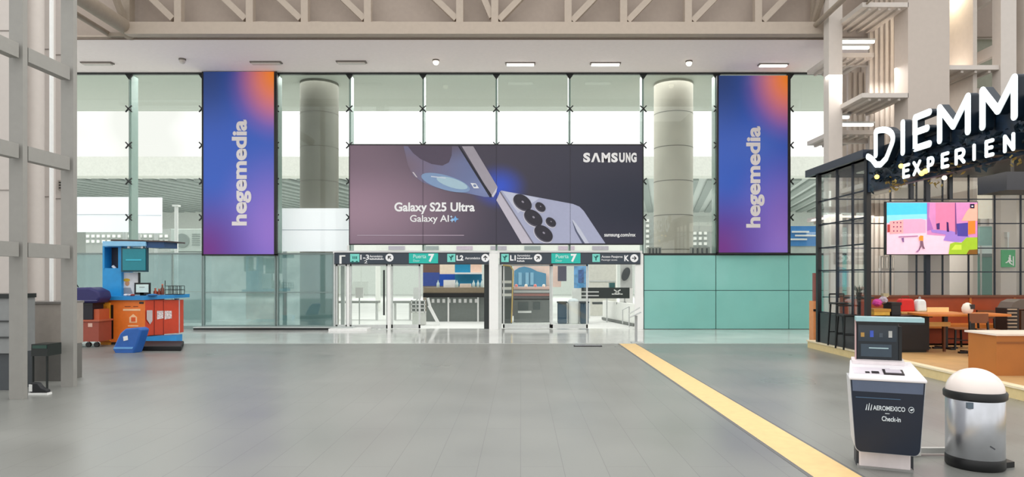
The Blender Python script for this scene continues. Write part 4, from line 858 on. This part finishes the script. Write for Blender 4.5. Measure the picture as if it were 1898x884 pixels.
# sign letters, drawn as strokes in the plane of the fascia
lit_w = M('lit_letter_white', (238,248,252), .4, emit=.55, var=0); let_side = M('letter_side_navy', (14,30,44), .4)
sgn = thing('cafe_sign', (XC-.1, 10.5, 3.4), 'illuminated white letters reading DIEMME EXPERIENCE on the cafe fascia', 'sign')
def strokes(nm, paths, y0, y1, z0, z1, sw, depth):
    """paths in letter space u,v (0..1), u runs from far (y0) to near (y1)"""
    def mk(xa, xb, ww):
        b = B()
        for path in paths:
            pts = [Vector((0, y0+(y1-y0)*u, z0+(z1-z0)*v)) for u, v in path]
            for p_, q_ in zip(pts[:-1], pts[1:]):
                d = (q_-p_); L_ = d.length
                if L_ < 1e-6: continue
                d /= L_; nrm = Vector((0, -d.z, d.y))*ww/2
                b.prism([Vector((xa,0,0))+p_-nrm, Vector((xa,0,0))+q_-nrm, Vector((xa,0,0))+q_+nrm, Vector((xa,0,0))+p_+nrm], (xb-xa, 0, 0))
            for p_ in pts:
                b.prism([(xa, p_.y+ww/2*math.cos(2*math.pi*i/14), p_.z+ww/2*math.sin(2*math.pi*i/14)) for i in range(14)], (xb-xa, 0, 0))
        return b
    xf = XC-.02
    o = mk(xf-depth, xf-depth+.015, sw).build('letter', lit_w, sgn)
    mk(xf-depth+.015, xf, sw*.96).build('letter_side', let_side, o)
def arc(cx_, cy_, a, c, t0, t1, n=10): return [(cx_+a*math.cos(math.radians(t0+(t1-t0)*i/n)), cy_+c*math.sin(math.radians(t0+(t1-t0)*i/n))) for i in range(n+1)]
T_E = [[(1,1),(0,1),(0,0),(1,0)],[(0,.52),(.85,.52)]]; T_M = [[(0,0),(0,1),(.5,.3),(1,1),(1,0)]]; T_I = [[(0,0),(0,1)]]
T_X = [[(0,0),(1,1)],[(0,1),(1,0)]]; T_P = [[(0,0),(0,1),(.6,1)]+arc(.6,.72,.4,.28,90,-90)+[(0,.44)]]; T_R = T_P+[[(.5,.44),(1,0)]]; T_N = [[(0,0),(0,1),(1,0),(1,1)]]; T_C = [arc(.55,.5,.5,.5,50,310,14)]
s_ = .115
strokes('d', [[(0,.32),(0,1)]+arc(.0,.62,1.0,.40,88,-20,10)+[(.62,.12),(.30,.0),(.02,.04),(-.25,.25),(-.5,.36)]], 12.72, 12.13, 3.78, 4.42, s_, .14)
strokes('i', T_I, 11.82, 11.5, 3.87, 4.39, s_, .14)
strokes('e', T_E, 11.45, 11.05, 3.87, 4.39, s_, .14); strokes('m', T_M, 10.78, 10.1, 3.87, 4.39, s_, .14); strokes('m', T_M, 9.78, 9.15, 3.87, 4.39, s_, .14); strokes('e', T_E, 8.85, 8.45, 3.87, 4.39, s_, .14)
for nm, T_, ya, yb in (('e',T_E,11.76,11.6),('x',T_X,11.45,11.28),('p',T_P,11.05,10.92),('e',T_E,10.68,10.54),('r',T_R,10.34,10.16),('i',T_I,9.93,9.8),('e',T_E,9.67,9.54),('n',T_N,9.30,9.14),('c',T_C,8.86,8.7),('e',T_E,8.4,8.27)):
    strokes(nm, T_, ya, yb, 3.425, 3.625, .055, .16)
# hanging leaves
def leaves(pts, nper, spread, size, m, name, label):
    b = B()
    for c in pts:
        for _ in range(nper):
            p = Vector(c)+Vector((random.uniform(-.03,.10), random.uniform(-spread,spread), random.uniform(-.16,.1)))
            d = Vector((random.uniform(-1,1), random.uniform(-1,1), random.uniform(-1,.3))).normalized(); s = d.cross(Vector((random.random(),random.random(),1))).normalized(); L_ = size*random.uniform(.7,1.4)
            b._add([p, p+d*L_*.5+s*L_*.28, p+d*L_, p+d*L_*.5-s*L_*.28, p+d*L_*.5+d.cross(s)*L_*.08], [(0,1,4),(1,2,4),(2,3,4),(3,0,4)])
    return stuff(b.build(name, m), label, 'foliage')
leaves([(XC-.03, y, 3.9-random.uniform(0,.45)) for y in [7.4+i*.12 for i in range(48)]], 9, .12, .13, M('leaf_blue_dark', (18,42,56), .6, var=.6, scale=12), 'fascia_foliage', 'dark blue green leaf cladding behind the cafe letters')
leaves([(XC-.09, y, 3.46+random.uniform(-.12,.02)) for y in (12.4,12.2,12.0,11.85,11.2,11.0,10.6,10.4,8.9,8.7,9.2)], 9, .10, .075, M('leaf_gold', (136,116,56), .6, var=.5, scale=12), 'gold_foliage', 'sprigs of golden leaves hanging under the cafe letters')
for i, (y, z) in enumerate(((12.55,3.55),(11.75,3.62),(11.05,3.42),(11.15,3.40))):
    gl = thing('globe_light', (XC-.22, y, z), ('warm globe bulb under the swash of the first sign letter','warm globe bulb just above the first small sign letter','warm globe bulb below the third small sign letter','warm globe bulb left of the one below the third small letter')[i], 'bulb', 'warm bulbs in the cafe foliage')
    B().ball((XC-.22, y, z), .042).build('bulb', M('warm_bulb', (255,214,110), .4, emit=2.0, var=0), gl, True); B().cyl((XC-.22,y,z+.05),(XC-.22,y,z+.09),.02,n=10).build('socket', dark_steel, gl); B().bar((XC-.22,y,z+.09),(XC+.0,y,z+.2),.008,.008).build('cord', black, gl)
area('cafe_ceiling_light', (9.6, 12.0, 3.98), (0,0,0), 4.5, 6.0, 220, (1,.9,.76))

# LED screen
YS = 15.35
ls = thing('led_screen', (X(1727,YS), YS, Z(472,YS)), 'bright screen showing a pink sunny square hung on the cafe back glass', 'screen')
pxbox(B(), 1641.5, 1812.5, 373.5, 472.5, YS, YS+.08).build('case', black, ls)
def sp(pts): return [(1630+x/4.21, 330+y/4.21) for x, y in pts]
def lp(nm, c, pts, lay, e=.42): poly(B(), sp(pts), YS-.003*lay, .003).build(nm, M('led_'+nm+'_%d_%d_%d'%c, c, .6, emit=e, var=.03, spec=.1), ls)
lp('pink_ground', (226,192,214), [(57,190),(764,190),(764,594),(57,594)], 0); lp('sky', (76,188,222), [(57,192),(372,192),(372,322),(330,318),(180,322),(100,328),(57,352)], 1); lp('sky_glow', (130,206,226), [(57,290),(372,280),(372,322),(180,322),(57,352)], 2)
lp('pink_building', (236,160,166), [(80,336),(186,326),(186,430),(80,436)], 3); lp('pale_building', (228,158,192), [(186,322),(330,318),(362,332),(362,424),(186,430)], 3); lp('red_wall', (170,70,70), [(62,362),(82,362),(82,420),(62,424)], 4)
for ix in range(3):
    for iy in range(3): lp('window', (110,56,96), [(108+ix*27,342+iy*33),(116+ix*27,342+iy*33),(116+ix*27,352+iy*33),(108+ix*27,352+iy*33)], 5)
lp('mauve_building', (196,130,184), [(372,192),(764,192),(764,470),(372,440)], 3); lp('mauve_shade', (160,104,176), [(372,192),(392,192),(385,300),(420,400),(372,412)], 4); lp('rose_wall', (206,120,160), [(440,192),(590,192),(590,420),(440,400)], 4); lp('salmon_wall', (238,164,150), [(764,200),(720,215),(680,260),(640,334),(764,334)], 5)
lp('seam', (110,70,130), [(590,192),(596,192),(604,440),(592,440)], 6); lp('gate', (76,66,150), [(600,356),(690,348),(690,456),(610,452)], 6); lp('orange_door', (226,124,52), [(692,336),(748,332),(748,434),(692,440)], 6); lp('doorway', (64,40,96), [(524,342),(538,346),(544,420),(526,418)], 6); lp('doorway', (70,50,110), [(444,356),(470,350),(470,400),(448,400)], 6)
lp('violet_shade', (150,120,200), [(400,402),(560,412),(700,452),(700,492),(600,500),(500,486),(520,440),(410,424)], 5); lp('bush', (150,184,52), [(540,594),(552,512),(590,500),(640,505),(680,464),(764,462),(764,594)], 7); lp('bush_light', (186,210,80), [(560,560),(590,520),(640,520),(640,560)], 8); lp('bush_dark', (120,84,40), [(680,594),(700,560),(764,556),(764,594)], 8)
lp('walker_hair', (226,140,56), [(308,462),(320,448),(342,450),(342,490),(312,488)], 8); lp('walker_body', (120,90,110), [(318,490),(340,490),(346,530),(356,552),(340,552),(330,530),(314,560),(306,556),(318,525)], 8); lp('walker_shadow', (150,110,150), [(282,578),(310,552),(316,560),(300,580)], 8); lp('small_figure', (120,90,140), [(172,470),(190,464),(192,500),(182,500)], 8); lp('corner_icon', (40,36,60), [(708,202),(742,202),(742,236),(708,236)], 8); lp('icon_mark', (230,230,236), ellipse(725,220,8,5), 9); lp('path_line', (160,110,150), [(150,455),(300,448),(300,456),(150,463)], 6)

# banquette, tables and things on them
wood = M('banquette_wood', (156,68,30), .45, var=.12, scale=3); wood_o = M('orange_wood', (196,116,48), .45, var=.1, scale=4); wood_d = M('dark_wood', (110,62,36), .5)
bq = thing('banquette', (9.9, 15.2, ZD), 'long orange brown wooden banquette along the cafe back glass', 'bench')
b = B(); b.box(7.3, 13.2, 15.3, 15.42, ZD, 1.22); b.build('backrest', wood, bq); b = B(); b.box(7.3, 13.2, 14.75, 15.3, ZD+.38, ZD+.46); b.build('seat', wood_o, bq); b = B(); b.box(7.35, 13.15, 14.85, 15.28, ZD+.04, ZD+.38); b.build('seat_box', M('seat_box_red', (140,58,28), .5), bq)
b = B(); b.box(7.3, 13.2, 15.26, 15.44, 1.22, 1.27); b.build('top_rail', wood_d, bq)
for x in (9.05, 10.2, 11.2): b = B(); b.box(x-.025, x+.025, 15.285, 15.3, ZD+.46, 1.22); b.build('stile', wood_o, bq)
for x in (7.6, 8.8, 10.0, 11.2, 12.4): b = B(); b.box(x-.03, x+.03, 14.78, 14.84, ZD, ZD+.38); b.build('leg', black, bq)
def table(name, x0, x1, y0, y1, zt, legs, label, m, single=False):
    t_ = thing(name, ((x0+x1)/2, (y0+y1)/2, ZD), label, 'table')
    b = B(); b.box(x0, x1, y0, y1, zt-.045, zt); b.build('table_top', m, t_, bevel=.006)
    for lx in legs:
        ym = (y0+y1)/2
        b = B(); b.box(lx-.04, lx+.04, ym-.04, ym+.04, ZD+.03, zt-.045); b.build('leg', black, t_)
        b = B(); b.box(lx-.05, lx+.05, ym-.28, ym+.28, ZD, ZD+.035); b.box(lx-.25, lx+.25, ym-.04, ym+.04, ZD, ZD+.035); b.build('foot', black, t_)
    return t_
zt1 = Z(581,13.2)
table('cafe_table', X(1706,13.2), X(1858,13.2), 12.95, 13.65, zt1, (X(1801,13.3),), 'orange wooden cafe table with black pedestal leg in the cafe', wood_o)
table('cafe_table', X(1656,14.2), X(1760,14.2), 13.9, 14.45, Z(577,14.2), (X(1700,14.2),X(1750,14.2)), 'pale topped long cafe table behind the kiosk screen, nearer the banquette', M('table_pale', (214,160,96), .4))
zt2 = Z(577,14.2)
def stool(x, y, label, h=.5, back=False, group=None):
    s = thing('cafe_chair', (x, y, ZD), label, 'chair', group)
    b = B(); b.box(x-.2, x+.2, y-.2, y+.2, ZD+h-.03, ZD+h); b.build('seat', M('chair_seat', (150,96,56), .5), s, bevel=.01)
    for sx in (-1, 1):
        for sy in (-1, 1): b = B(); b.bar((x+sx*.19,y+sy*.19,ZD),(x+sx*.16,y+sy*.16,ZD+h-.03),.03,.03); b.build('leg', black, s)
    b = B(); b.bar((x-.18,y-.18,ZD+.18),(x+.18,y-.18,ZD+.18),.02,.02); b.bar((x-.18,y+.18,ZD+.18),(x+.18,y+.18,ZD+.18),.02,.02); b.build('stretcher', black, s)
    if back:
        for sx in (-1, 1): b = B(); b.bar((x+sx*.17,y+.18,ZD+h-.02),(x+sx*.17,y+.22,ZD+h+.38),.03,.03); b.build('back_post', black, s)
        b = B(); b.box(x-.18, x+.18, y+.19, y+.22, ZD+h+.2, ZD+h+.38); b.build('backrest', M('chair_back', (120,70,40), .5), s)
    return s
stool(X(1822,12.7), 12.62, 'dark legged chair in front of the orange cafe table', .43, True)
stool(X(1843,13.9), 13.95, 'dark legged chair behind the right end of the orange cafe table', .43, True)
stool(X(1776,14.3), 14.3, 'dark legged chair between the two cafe tables', .43)
ht = thing('bar_table', (X(1592,14.6), 14.6, ZD), 'black high table behind the cafe side glass', 'table')
xx, yy, zz = X(1592,14.6), 14.6, Z(550,14.6)
B().cyl((xx,yy,zz-.04),(xx,yy,zz),.3,n=32).build('table_top', black, ht, True); B().cyl((xx,yy,ZD+.03),(xx,yy,zz-.04),.04).build('pole', black, ht, True); B().cyl((xx,yy,ZD),(xx,yy,ZD+.03),.22,n=28).build('foot', black, ht, True)
pt = thing('potted_plant', (xx, yy, zz), 'small dark potted plant on the black high table', 'plant'); B().lathe((xx,yy),[(.05,0),(.07,.1),(.065,.1)],18,zz).build('pot', dark_steel, pt, True)
b = B()
for i in range(26):
    a_ = random.uniform(0,6.28); h_ = random.uniform(.06,.2); p_ = Vector((xx+.03*math.cos(a_), yy+.03*math.sin(a_), zz+.09)); q_ = p_+Vector((.09*math.cos(a_), .09*math.sin(a_), h_)); n_ = Vector((-math.sin(a_), math.cos(a_), 0))*.02
    b._add([p_, (p_+q_)/2+n_, q_, (p_+q_)/2-n_], [(0,1,2,3)])
b.build('leaves', M('leaf_dark', (50,62,48), .6), pt)
for px, yy, lab in ((1557,14.7,'black bar stool with low back behind the cafe side glass'),(1572,14.1,'black bar stool nearer the corner post of the cafe')):
    xx = X(px, yy); s = thing('bar_stool', (xx, yy, ZD), lab, 'stool'); hh = .95 if px == 1557 else .72
    b = B(); b.box(xx-.17, xx+.17, yy-.17, yy+.17, ZD+hh-.04, ZD+hh); b.build('seat', black, s, bevel=.01)
    for sx in (-1,1):
        for sy in (-1,1): b = B(); b.bar((xx+sx*.18,yy+sy*.18,ZD),(xx+sx*.14,yy+sy*.14,ZD+hh-.04),.028,.028); b.build('leg', black, s)
    b = B()
    for sy in (-1,1): b.bar((xx-.17,yy+sy*.16,ZD+.3),(xx+.17,yy+sy*.16,ZD+.3),.02,.02)
    b.build('footrest', black, s); b = B(); b.bar((xx-.16,yy+.16,ZD+hh),(xx-.16,yy+.16,ZD+hh+.18),.02,.02); b.bar((xx+.16,yy+.16,ZD+hh),(xx+.16,yy+.16,ZD+hh+.18),.02,.02); b.bar((xx-.16,yy+.16,ZD+hh+.18),(xx+.16,yy+.16,ZD+hh+.18),.03,.03); b.build('back_rail', black, s)
def lumpy(nm, px, py, Y, r, c, label, cat, sq=.8, parts=()):
    o = thing(nm, (X(px,Y), Y, Z(py,Y)-r*sq), label, cat)
    b = B().ball((X(px,Y), Y, Z(py,Y)), r, 16, sq)
    for v in b.v: v += Vector((random.uniform(-1,1), random.uniform(-1,1), random.uniform(-1,1)))*r*.12
    b.build('body', M(nm+'_%d_%d_%d'%c, c, .7, var=.2, scale=14), o, True)
    return o
def wrapz(o): return o
# shelf counter left inside cafe
sc_ = thing('side_counter', (7.75, 13.9, ZD), 'black side counter just inside the cafe corner carrying bags', 'counter')
b = B(); b.box(7.32, 8.15, 13.45, 13.85, ZD+.05, Z(588,13.45)); b.build('case', M('counter_black', (26,26,30), .4), sc_); b = B(); b.box(7.28, 8.2, 13.42, 13.88, Z(588,13.45), Z(588,13.45)+.03); b.build('top', black, sc_)
b = B(); b.box(7.36, 8.11, 13.48, 13.82, ZD, ZD+.05); b.build('plinth', dark_steel, sc_)
zc = Z(588,13.45)+.03
def boxy(nm, x0, x1, y0, y1, z0, z1, c, label, cat, lid=None):
    o = thing(nm, ((x0+x1)/2, (y0+y1)/2, z0), label, cat); b = B(); b.box(x0, x1, y0, y1, z0, z1); b.build('body', M(nm+'_body', c, .6, var=.12), o, bevel=.012)
    b = B(); b.box(x0-.01, x1+.01, y0-.01, y1+.01, z1-.05, z1+.005); b.build('lid' if lid else 'rim', M(nm+'_rim', lid or tuple(int(v*.8) for v in c), .6), o); return o
boxy('yellow_crate', X(1620,13.5), X(1650,13.5), 13.5, 13.83, zc, zc+.13, (214,168,66), 'yellow crate on the black counter inside the cafe corner', 'crate', (180,130,50))
boxy('black_carton', X(1653,13.5), X(1670,13.5), 13.5, 13.83, zc, zc+.26, (30,30,34), 'black carton on the side counter right of the yellow crate', 'box')
lumpy('pink_bag', 1626, 561, 13.62, .09, (196,60,150), 'bright pink bag on top of the yellow crate', 'bag'); lumpy('grey_bag', 1637, 556, 13.66, .085, (170,160,176), 'crumpled grey bag on the yellow crate, right of the pink one', 'bag')
boxy('paper_packet', X(1636,13.7), X(1645,13.7), 13.66, 13.74, Z(551,13.7), Z(544,13.7), (214,200,160), 'cream paper packet on top of the grey bag', 'packet')
def bag(px0, px1, py0, py1, Y, c, label, nm):
    o = thing(nm, (X((px0+px1)/2,Y), Y, Z(py1,Y)), label, 'bag'); a_, c_ = X(px0,Y), X(px1,Y); z0, z1 = Z(py1,Y), Z(py0,Y)
    b = B(); b.prism([(a_,Y,z0),(c_,Y,z0),(c_-.02,Y,z1-.05),(c_-.05,Y,z1),(a_+.05,Y,z1),(a_+.02,Y,z1-.05)],(0,.2,0)); b.build('body', M(nm+'_cloth', c, .7), o, True, .03, 3)
    B().tube([(a_+.08,Y+.1,z1-.01),(a_+.09,Y+.1,z1+.05),(c_-.09,Y+.1,z1+.05),(c_-.08,Y+.1,z1-.01)],.008,8).build('handle', M(nm+'_handle', tuple(int(v*.7) for v in c), .7), o, True); return o
bag(1669, 1697, 554, 577.5, 14.1, (206,36,36), 'red bag standing on the pale cafe table', 'red_bag'); bag(1701, 1719, 555, 577.5, 14.05, (224,236,242), 'white bag standing on the pale cafe table right of the red bag', 'white_bag')
o = thing('white_helmet', (X(1794,13.2), 13.25, zt1), 'round white and black helmet like container on the orange cafe table', 'container')
B().lathe((X(1793,13.25),13.25), [(.06,0),(.095,.04),(.1,.11),(.07,.18),(.02,.21)], 24, zt1).build('shell', M('helmet_white', (230,226,218), .4), o, True); b = B(); b.box(X(1793,13.25)-.005, X(1793,13.25)+.075, 13.14, 13.18, zt1+.09, zt1+.18); b.build('dark_face', M('helmet_dark', (40,30,28), .3), o)
for i, (px0, px1, py, YY, c, lab) in enumerate(((1719,1757,573,14.1,(226,190,130),'upper open wooden tray stacked on the pale table'),(1722,1760,600,13.5,(216,170,96),'lower wooden tray on a stand beside the kiosk screen'))):
    o = thing('wooden_tray', (X((px0+px1)/2,YY), YY, Z(py+4,YY)), lab, 'tray'); z0 = zt2 if i == 0 else Z(py+5,YY)
    b = B(); b.box(X(px0,YY), X(px1,YY), YY, YY+.3, z0, z0+.05); b.build('base', M('tray_%d'%i, c, .5), o); b = B(); b.box(X(px0,YY)-.01, X(px1,YY)+.01, YY-.015, YY, z0, z0+.09); b.build('front_lip', M('tray_lip_%d'%i, tuple(min(255,v+14) for v in c), .5), o)
    if i: 
        for px in (px0+3, px1-3): b = B(); b.box(X(px,YY)-.02, X(px,YY)+.02, YY+.1, YY+.14, ZD, z0); b.build('leg', wood_d, o)
cn = thing('wooden_counter', (8.2, 10.6, ZD), 'brown wooden service counter with white top at the right edge', 'counter')
x0 = X(1847,10.3); zt3 = Z(622,10.3)
b = B(); b.box(x0, 9.6, 10.3, 10.95, ZD, zt3); b.build('case', M('counter_wood', (176,108,44), .45, var=.08, scale=2.5), cn); b = B(); b.box(x0-.03, 9.65, 10.26, 11.0, zt3, zt3+.03); b.build('top', M('counter_white', (240,226,214), .35), cn); b = B(); b.box(x0, 9.6, 10.285, 10.3, zt3-.12, zt3-.1); b.build('groove', M('groove_brown', (140,82,34), .5), cn)
rk = thing('tiered_rack', (X(1872,13.6), 13.6, ZD), 'dark tiered rack with small pale edges behind the wooden counter', 'rack')
xx = X(1867,13.6); zb = Z(618,13.6)
b = B(); b.box(xx-.03, xx+.2, 13.55, 13.9, ZD, Z(571,13.6)); b.build('case', M('rack_dark', (36,28,26), .5), rk)
for i in range(6): b = B(); b.box(xx-.04, xx+.14, 13.52, 13.55, Z(574+i*6.5,13.6), Z(574+i*6.5,13.6)+.02); b.build('shelf_edge', M('rack_edge', (180,160,140), .5), rk)
o = thing('cafe_machine', (X(1885,14.2), 14.2, ZD), 'dark machine unit with rounded hood at the right edge of the cafe', 'machine'); b = B(); b.box(X(1880,14.2), X(1960,14.2), 14.0, 14.6, ZD, Z(575,14.2)); b.build('base', M('machine_brown', (70,48,36), .4), o); b = B(); b.prism([P(1872,573,14.1),P(1880,560,14.1),P(1892,555,14.1),P(1960,555,14.1),P(1960,573,14.1)],(0,.4,0)); b.build('hood', M('hood_grey', (96,84,76), .35), o)
o = thing('ceiling_box', (X(1890,12.5), 12.5, 3.0), 'dark navy box hung under the cafe ceiling at the right edge', 'box'); pxbox(B(), 1866, 1960, 318, 352, 12.5, 13.3).build('case', M('hung_navy', (28,34,48), .4), o); b = B(); b.box(9.4, 9.44, 12.9, 12.94, Z(320,12.5), 4.05); b.build('hanger', black, o)
o = thing('wooden_post_screen', (7.17, 16.35, 0), 'orange wooden end post standing left of the cafe by the teal wall', 'post'); pxbox(B(), 1508, 1518, 558, 642, 16.35, 16.6).build('lower_panel', M('end_orange', (222,150,96), .5), o); pxbox(B(), 1509, 1518, 506, 558, 16.4, 16.5).build('upper_panel', M('end_brown', (140,84,78), .5), o); pxbox(B(), 1508, 1518, 573, 577, 16.33, 16.35).build('dark_band', black, o)
# ceiling spots inside the cafe
for i, (x, y) in enumerate(((8.0,14.6),(8.6,14.0),(9.3,14.8))):
    l = thing('spot_lamp', (x, y, 4.04), ('small ceiling spot lamp nearest the cafe corner post','small ceiling spot lamp above the screen left corner','small ceiling spot lamp above the screen middle')[i], 'lamp', 'spot lamps under the cafe ceiling'); B().cyl((x,y,3.9),(x,y,4.04),.02,n=10).build('stem', black, l); B().ball((x,y,3.86),.05).build('bulb', M('spot_bulb', (255,244,220), .4, emit=2.0, var=0), l, True)

# ------------------------------------------------------------------ right tower
tw = thing('panel_tower', (9.4, 17.5, 0), 'white tower of columns, slabs and ribbed panels behind the cafe', 'tower')
tw_m = M('tower_white', (200,191,183), .55, var=.02); rib_m = M('ribbed_beige', (192,182,172), .6, var=.03)
b = B(); b.box(X(1533,17.5), X(1558,17.5), 17.4, 17.7, 0, 11.5); b.build('column', tw_m, tw)
b = B(); b.box(X(1683,16.3), X(1760,16.3), 16.3, 16.9, 0, 11.5); b.build('column', M('tower_beige', (188,176,166), .6, var=.02), tw)
b = B(); b.box(X(1855,16.3), X(1884,16.3), 16.3, 16.6, 0, 11.5); b.build('column', tw_m, tw)
b = B(); b.box(X(1898,16.5), X(1990,16.5), 16.5, 16.8, 0, 11.5); b.build('column', tw_m, tw)
def ribbed(x0, x1, y, z0, z1, pitch=.14, m=rib_m):
    b = B(); b.box(x0, x1, y+.05, y+.09, z0, z1); n_ = max(2, int((x1-x0)/pitch)); p_ = (x1-x0)/n_
    for i in range(n_): b.box(x0+i*p_, x0+i*p_+p_*.55, y, y+.05, z0, z1)
    b.build('ribbed_panel', m, tw)
ribbed(X(1612,18), X(1690,18), 18, 0, 11.5); ribbed(X(1572,19.5), X(1612,19.5), 19.5, 0, 7.6); ribbed(X(1758,17.6), X(1800,17.6), 17.6, 0, 11.5, .12); ribbed(X(1540,20.6), X(1900,20.6), 20.6, 3.2, 11.5, .3)
ribbed(X(1768,19), X(1850,19), 19, 2.6, 6.0, .22)
def slab(xa, xb, ya, yb, z): 
    b = B(); b.box(xa, xb, ya, yb, z-.11, z); b.build('slab', tw_m, tw)
    b = B(); 
    for i in range(4): b.box(xa+.2+i*(xb-xa-.4)/3-.03, xa+.2+i*(xb-xa-.4)/3+.03, ya+.05, yb-.05, z-.17, z-.11)
    b.build('slab_rib', rib_m, tw)
for z in (3.95, 6.13, 8.32): slab(8.26, X(1684,16.3), 16.3, 17.95, z)
for z in (3.35, 5.55, 7.58): slab(8.20, 9.3, 17.75, 19.3, z)
slab(X(1745,16.35), X(1852,16.35), 16.35, 18.2, 6.82)
tube_m = M('tower_tube_lit', (255,252,246), .4, emit=1.5, var=0)
for (a0, a1, py, lab) in ((1557,1622,77,'upper of two lit tube lamps high on the tower'),(1557,1612,88,'lower of two lit tube lamps high on the tower'),(1557,1575,217,'short lit tube lamp at middle height on the tower beside the white column'),(1560,1620,231,'long lit tube lamp at middle height on the tower')):
    YY = 17.72; l = thing('tube_lamp', (X((a0+a1)/2,YY), YY, Z(py,YY)), lab, 'lamp', 'tube lamps on the white tower'); pxbox(B(), a0, a1, py-3, py+2.5, YY, YY+.08).build('tube', tube_m, l, bevel=.02); pxbox(B(), a0, a1+2, py-6, py-3, YY-.02, YY+.12).build('housing', alum, l)
for zc_ in (7.0, 4.9):
    b = B(); x0, x1 = X(1558,18.3), X(1618,18.3)
    b.box(x1-.12, x1, 18.3, 18.45, zc_-1.1, zc_+.55); b.box(x0, x1, 18.3, 18.45, zc_+.42, zc_+.55); b.build('frame', tw_m, tw)
b = B(); b.box(X(1876,17.2)-1.4, X(1876,17.2)-1.3, 16.6, 18.4, 0, 11.5); b.build('inner_post', rib_m, tw)
for z in (7.35, 8.75): 
    b = B(); b.box(X(1858,16.3), X(1858,16.3)+.12, 16.6, 19.0, z-.22, z+.06); b.build('tie_beam', tw_m, tw)
cw = M('tower_glass_grey', (146,148,130), .3); b = B(); b.box(X(1800,18.6), X(1852,18.6), 18.6, 18.65, 6.9, 10.5); b.build('dark_window', cw, tw)
area('tower_wash', (X(1755,17.2), 17.3, 8.9), (0,0,0), .5, .3, 18, (1,.86,.62))
area('tower_tube_light', (9.6, 17.2, 6.9), (0,0,0), 3.5, .8, 80, (1,.97,.92))
area('tower_low_light', (9.8, 18.0, 3.3), (0,0,0), 4.5, 2.0, 150, (1,.97,.92))  # added fill without a fixture, brightens the dark space behind the cafe
# seen through the cafe back glass
o = thing('green_door', (X(1820,18.2), 18.2, 0), 'dark green double door behind the cafe back glass below the exit sign', 'door')
for a0, a1 in ((1797,1819),(1820,1843)): d = pxbox(B(), a0, a1, 476, 612, 18.2, 18.26).build('leaf', M('door_green', (52,104,88), .45), o)
pxbox(B(), 1794, 1846, 470, 476, 18.18, 18.28).build('lintel', M('lintel_dark', (70,84,76), .5), o)
es = thing('exit_sign', (X(1870,16.2), 16.2, Z(495,16.2)), 'green emergency exit sign with a white running figure', 'sign')
pxbox(B(), 1857, 1882, 463, 495, 16.2, 16.24).build('panel', M('exit_green', (30,140,76), .4, emit=.2), es)
def ep(pts, nm='running_figure'): poly(B(), sp(pts), 16.199, .006).build(nm, wt, es)
b = B(); poly(b, sp(ellipse(1018,608,8,8,n=14)), 16.199, .006); poly(b, sp([(1006,618),(1024,616),(1026,640),(1036,648),(1034,654),(1020,648),(1024,662),(1038,672),(1034,678),(1014,666),(1006,652),(996,662),(984,664),(984,658),(996,652),(1008,636)]), 16.199, .006); b.build('running_figure', wt, es); ep([(1040,610),(1048,610),(1048,684),(1040,684)], 'doorway_bar')
es_h = pxbox(B(), 1868, 1870, 440, 463, 16.21, 16.23).build('hanger', alum, es)
pxbox(B(), 1867, 1871, 430, 440, 16.2, 16.3).build('bracket', alum, es)
for (a0,a1,b0,b1,c,lab,nm) in ((1808,1846,343,405,(246,240,222),'pale lit window board behind the cafe back glass right of the screen','window_board'),(1816,1840,420,455,(150,204,200),'pale teal notice board behind the glass right of the screen','notice_board'),(1840,1851,441,455,(74,70,66),'small dark speaker box right of the teal notice','speaker_box'),(1862,1898,523,550,(170,214,208),'pale turquoise machine front behind the cafe glass below the exit sign','machine_front')):
    o = thing(nm, (X((a0+a1)/2,17), 17, Z(b1,17)), lab, 'board'); pxbox(B(), a0, a1, b0, b1, 17, 17.06).build('face', M(nm+'_face', c, .5, emit=.2 if nm == 'window_board' else 0), o); pxbox(B(), a0-1, a1+1, b0-1.5, b0, 16.98, 17.08).build('top_edge', alum, o)
    pxbox(B(), a0+2, a0+4, b1, 600, 17.02, 17.05).build('support', alum, o)
o = thing('balustrade', (X(1690,17.0), 17.0, Z(510,17)), 'pale barred balustrade behind the cafe glass below the screen', 'balustrade')
b = B()
for i in range(22): b.bar(P(1634+i*4,476,17.0), P(1634+i*4,497,17.0), .014, .014)
b.build('bars', M('bars_grey', (130,126,118), .5), o); pxbox(B(), 1632, 1722, 497, 502, 16.95, 17.05).build('lower_rail', tw_m, o); pxbox(B(), 1632, 1722, 474, 476.5, 16.97, 17.03).build('upper_rail', tw_m, o)
for px in (1633, 1677, 1721): pxbox(B(), px-1.5, px+1.5, 474, 614, 16.98, 17.02).build('post', tw_m, o)
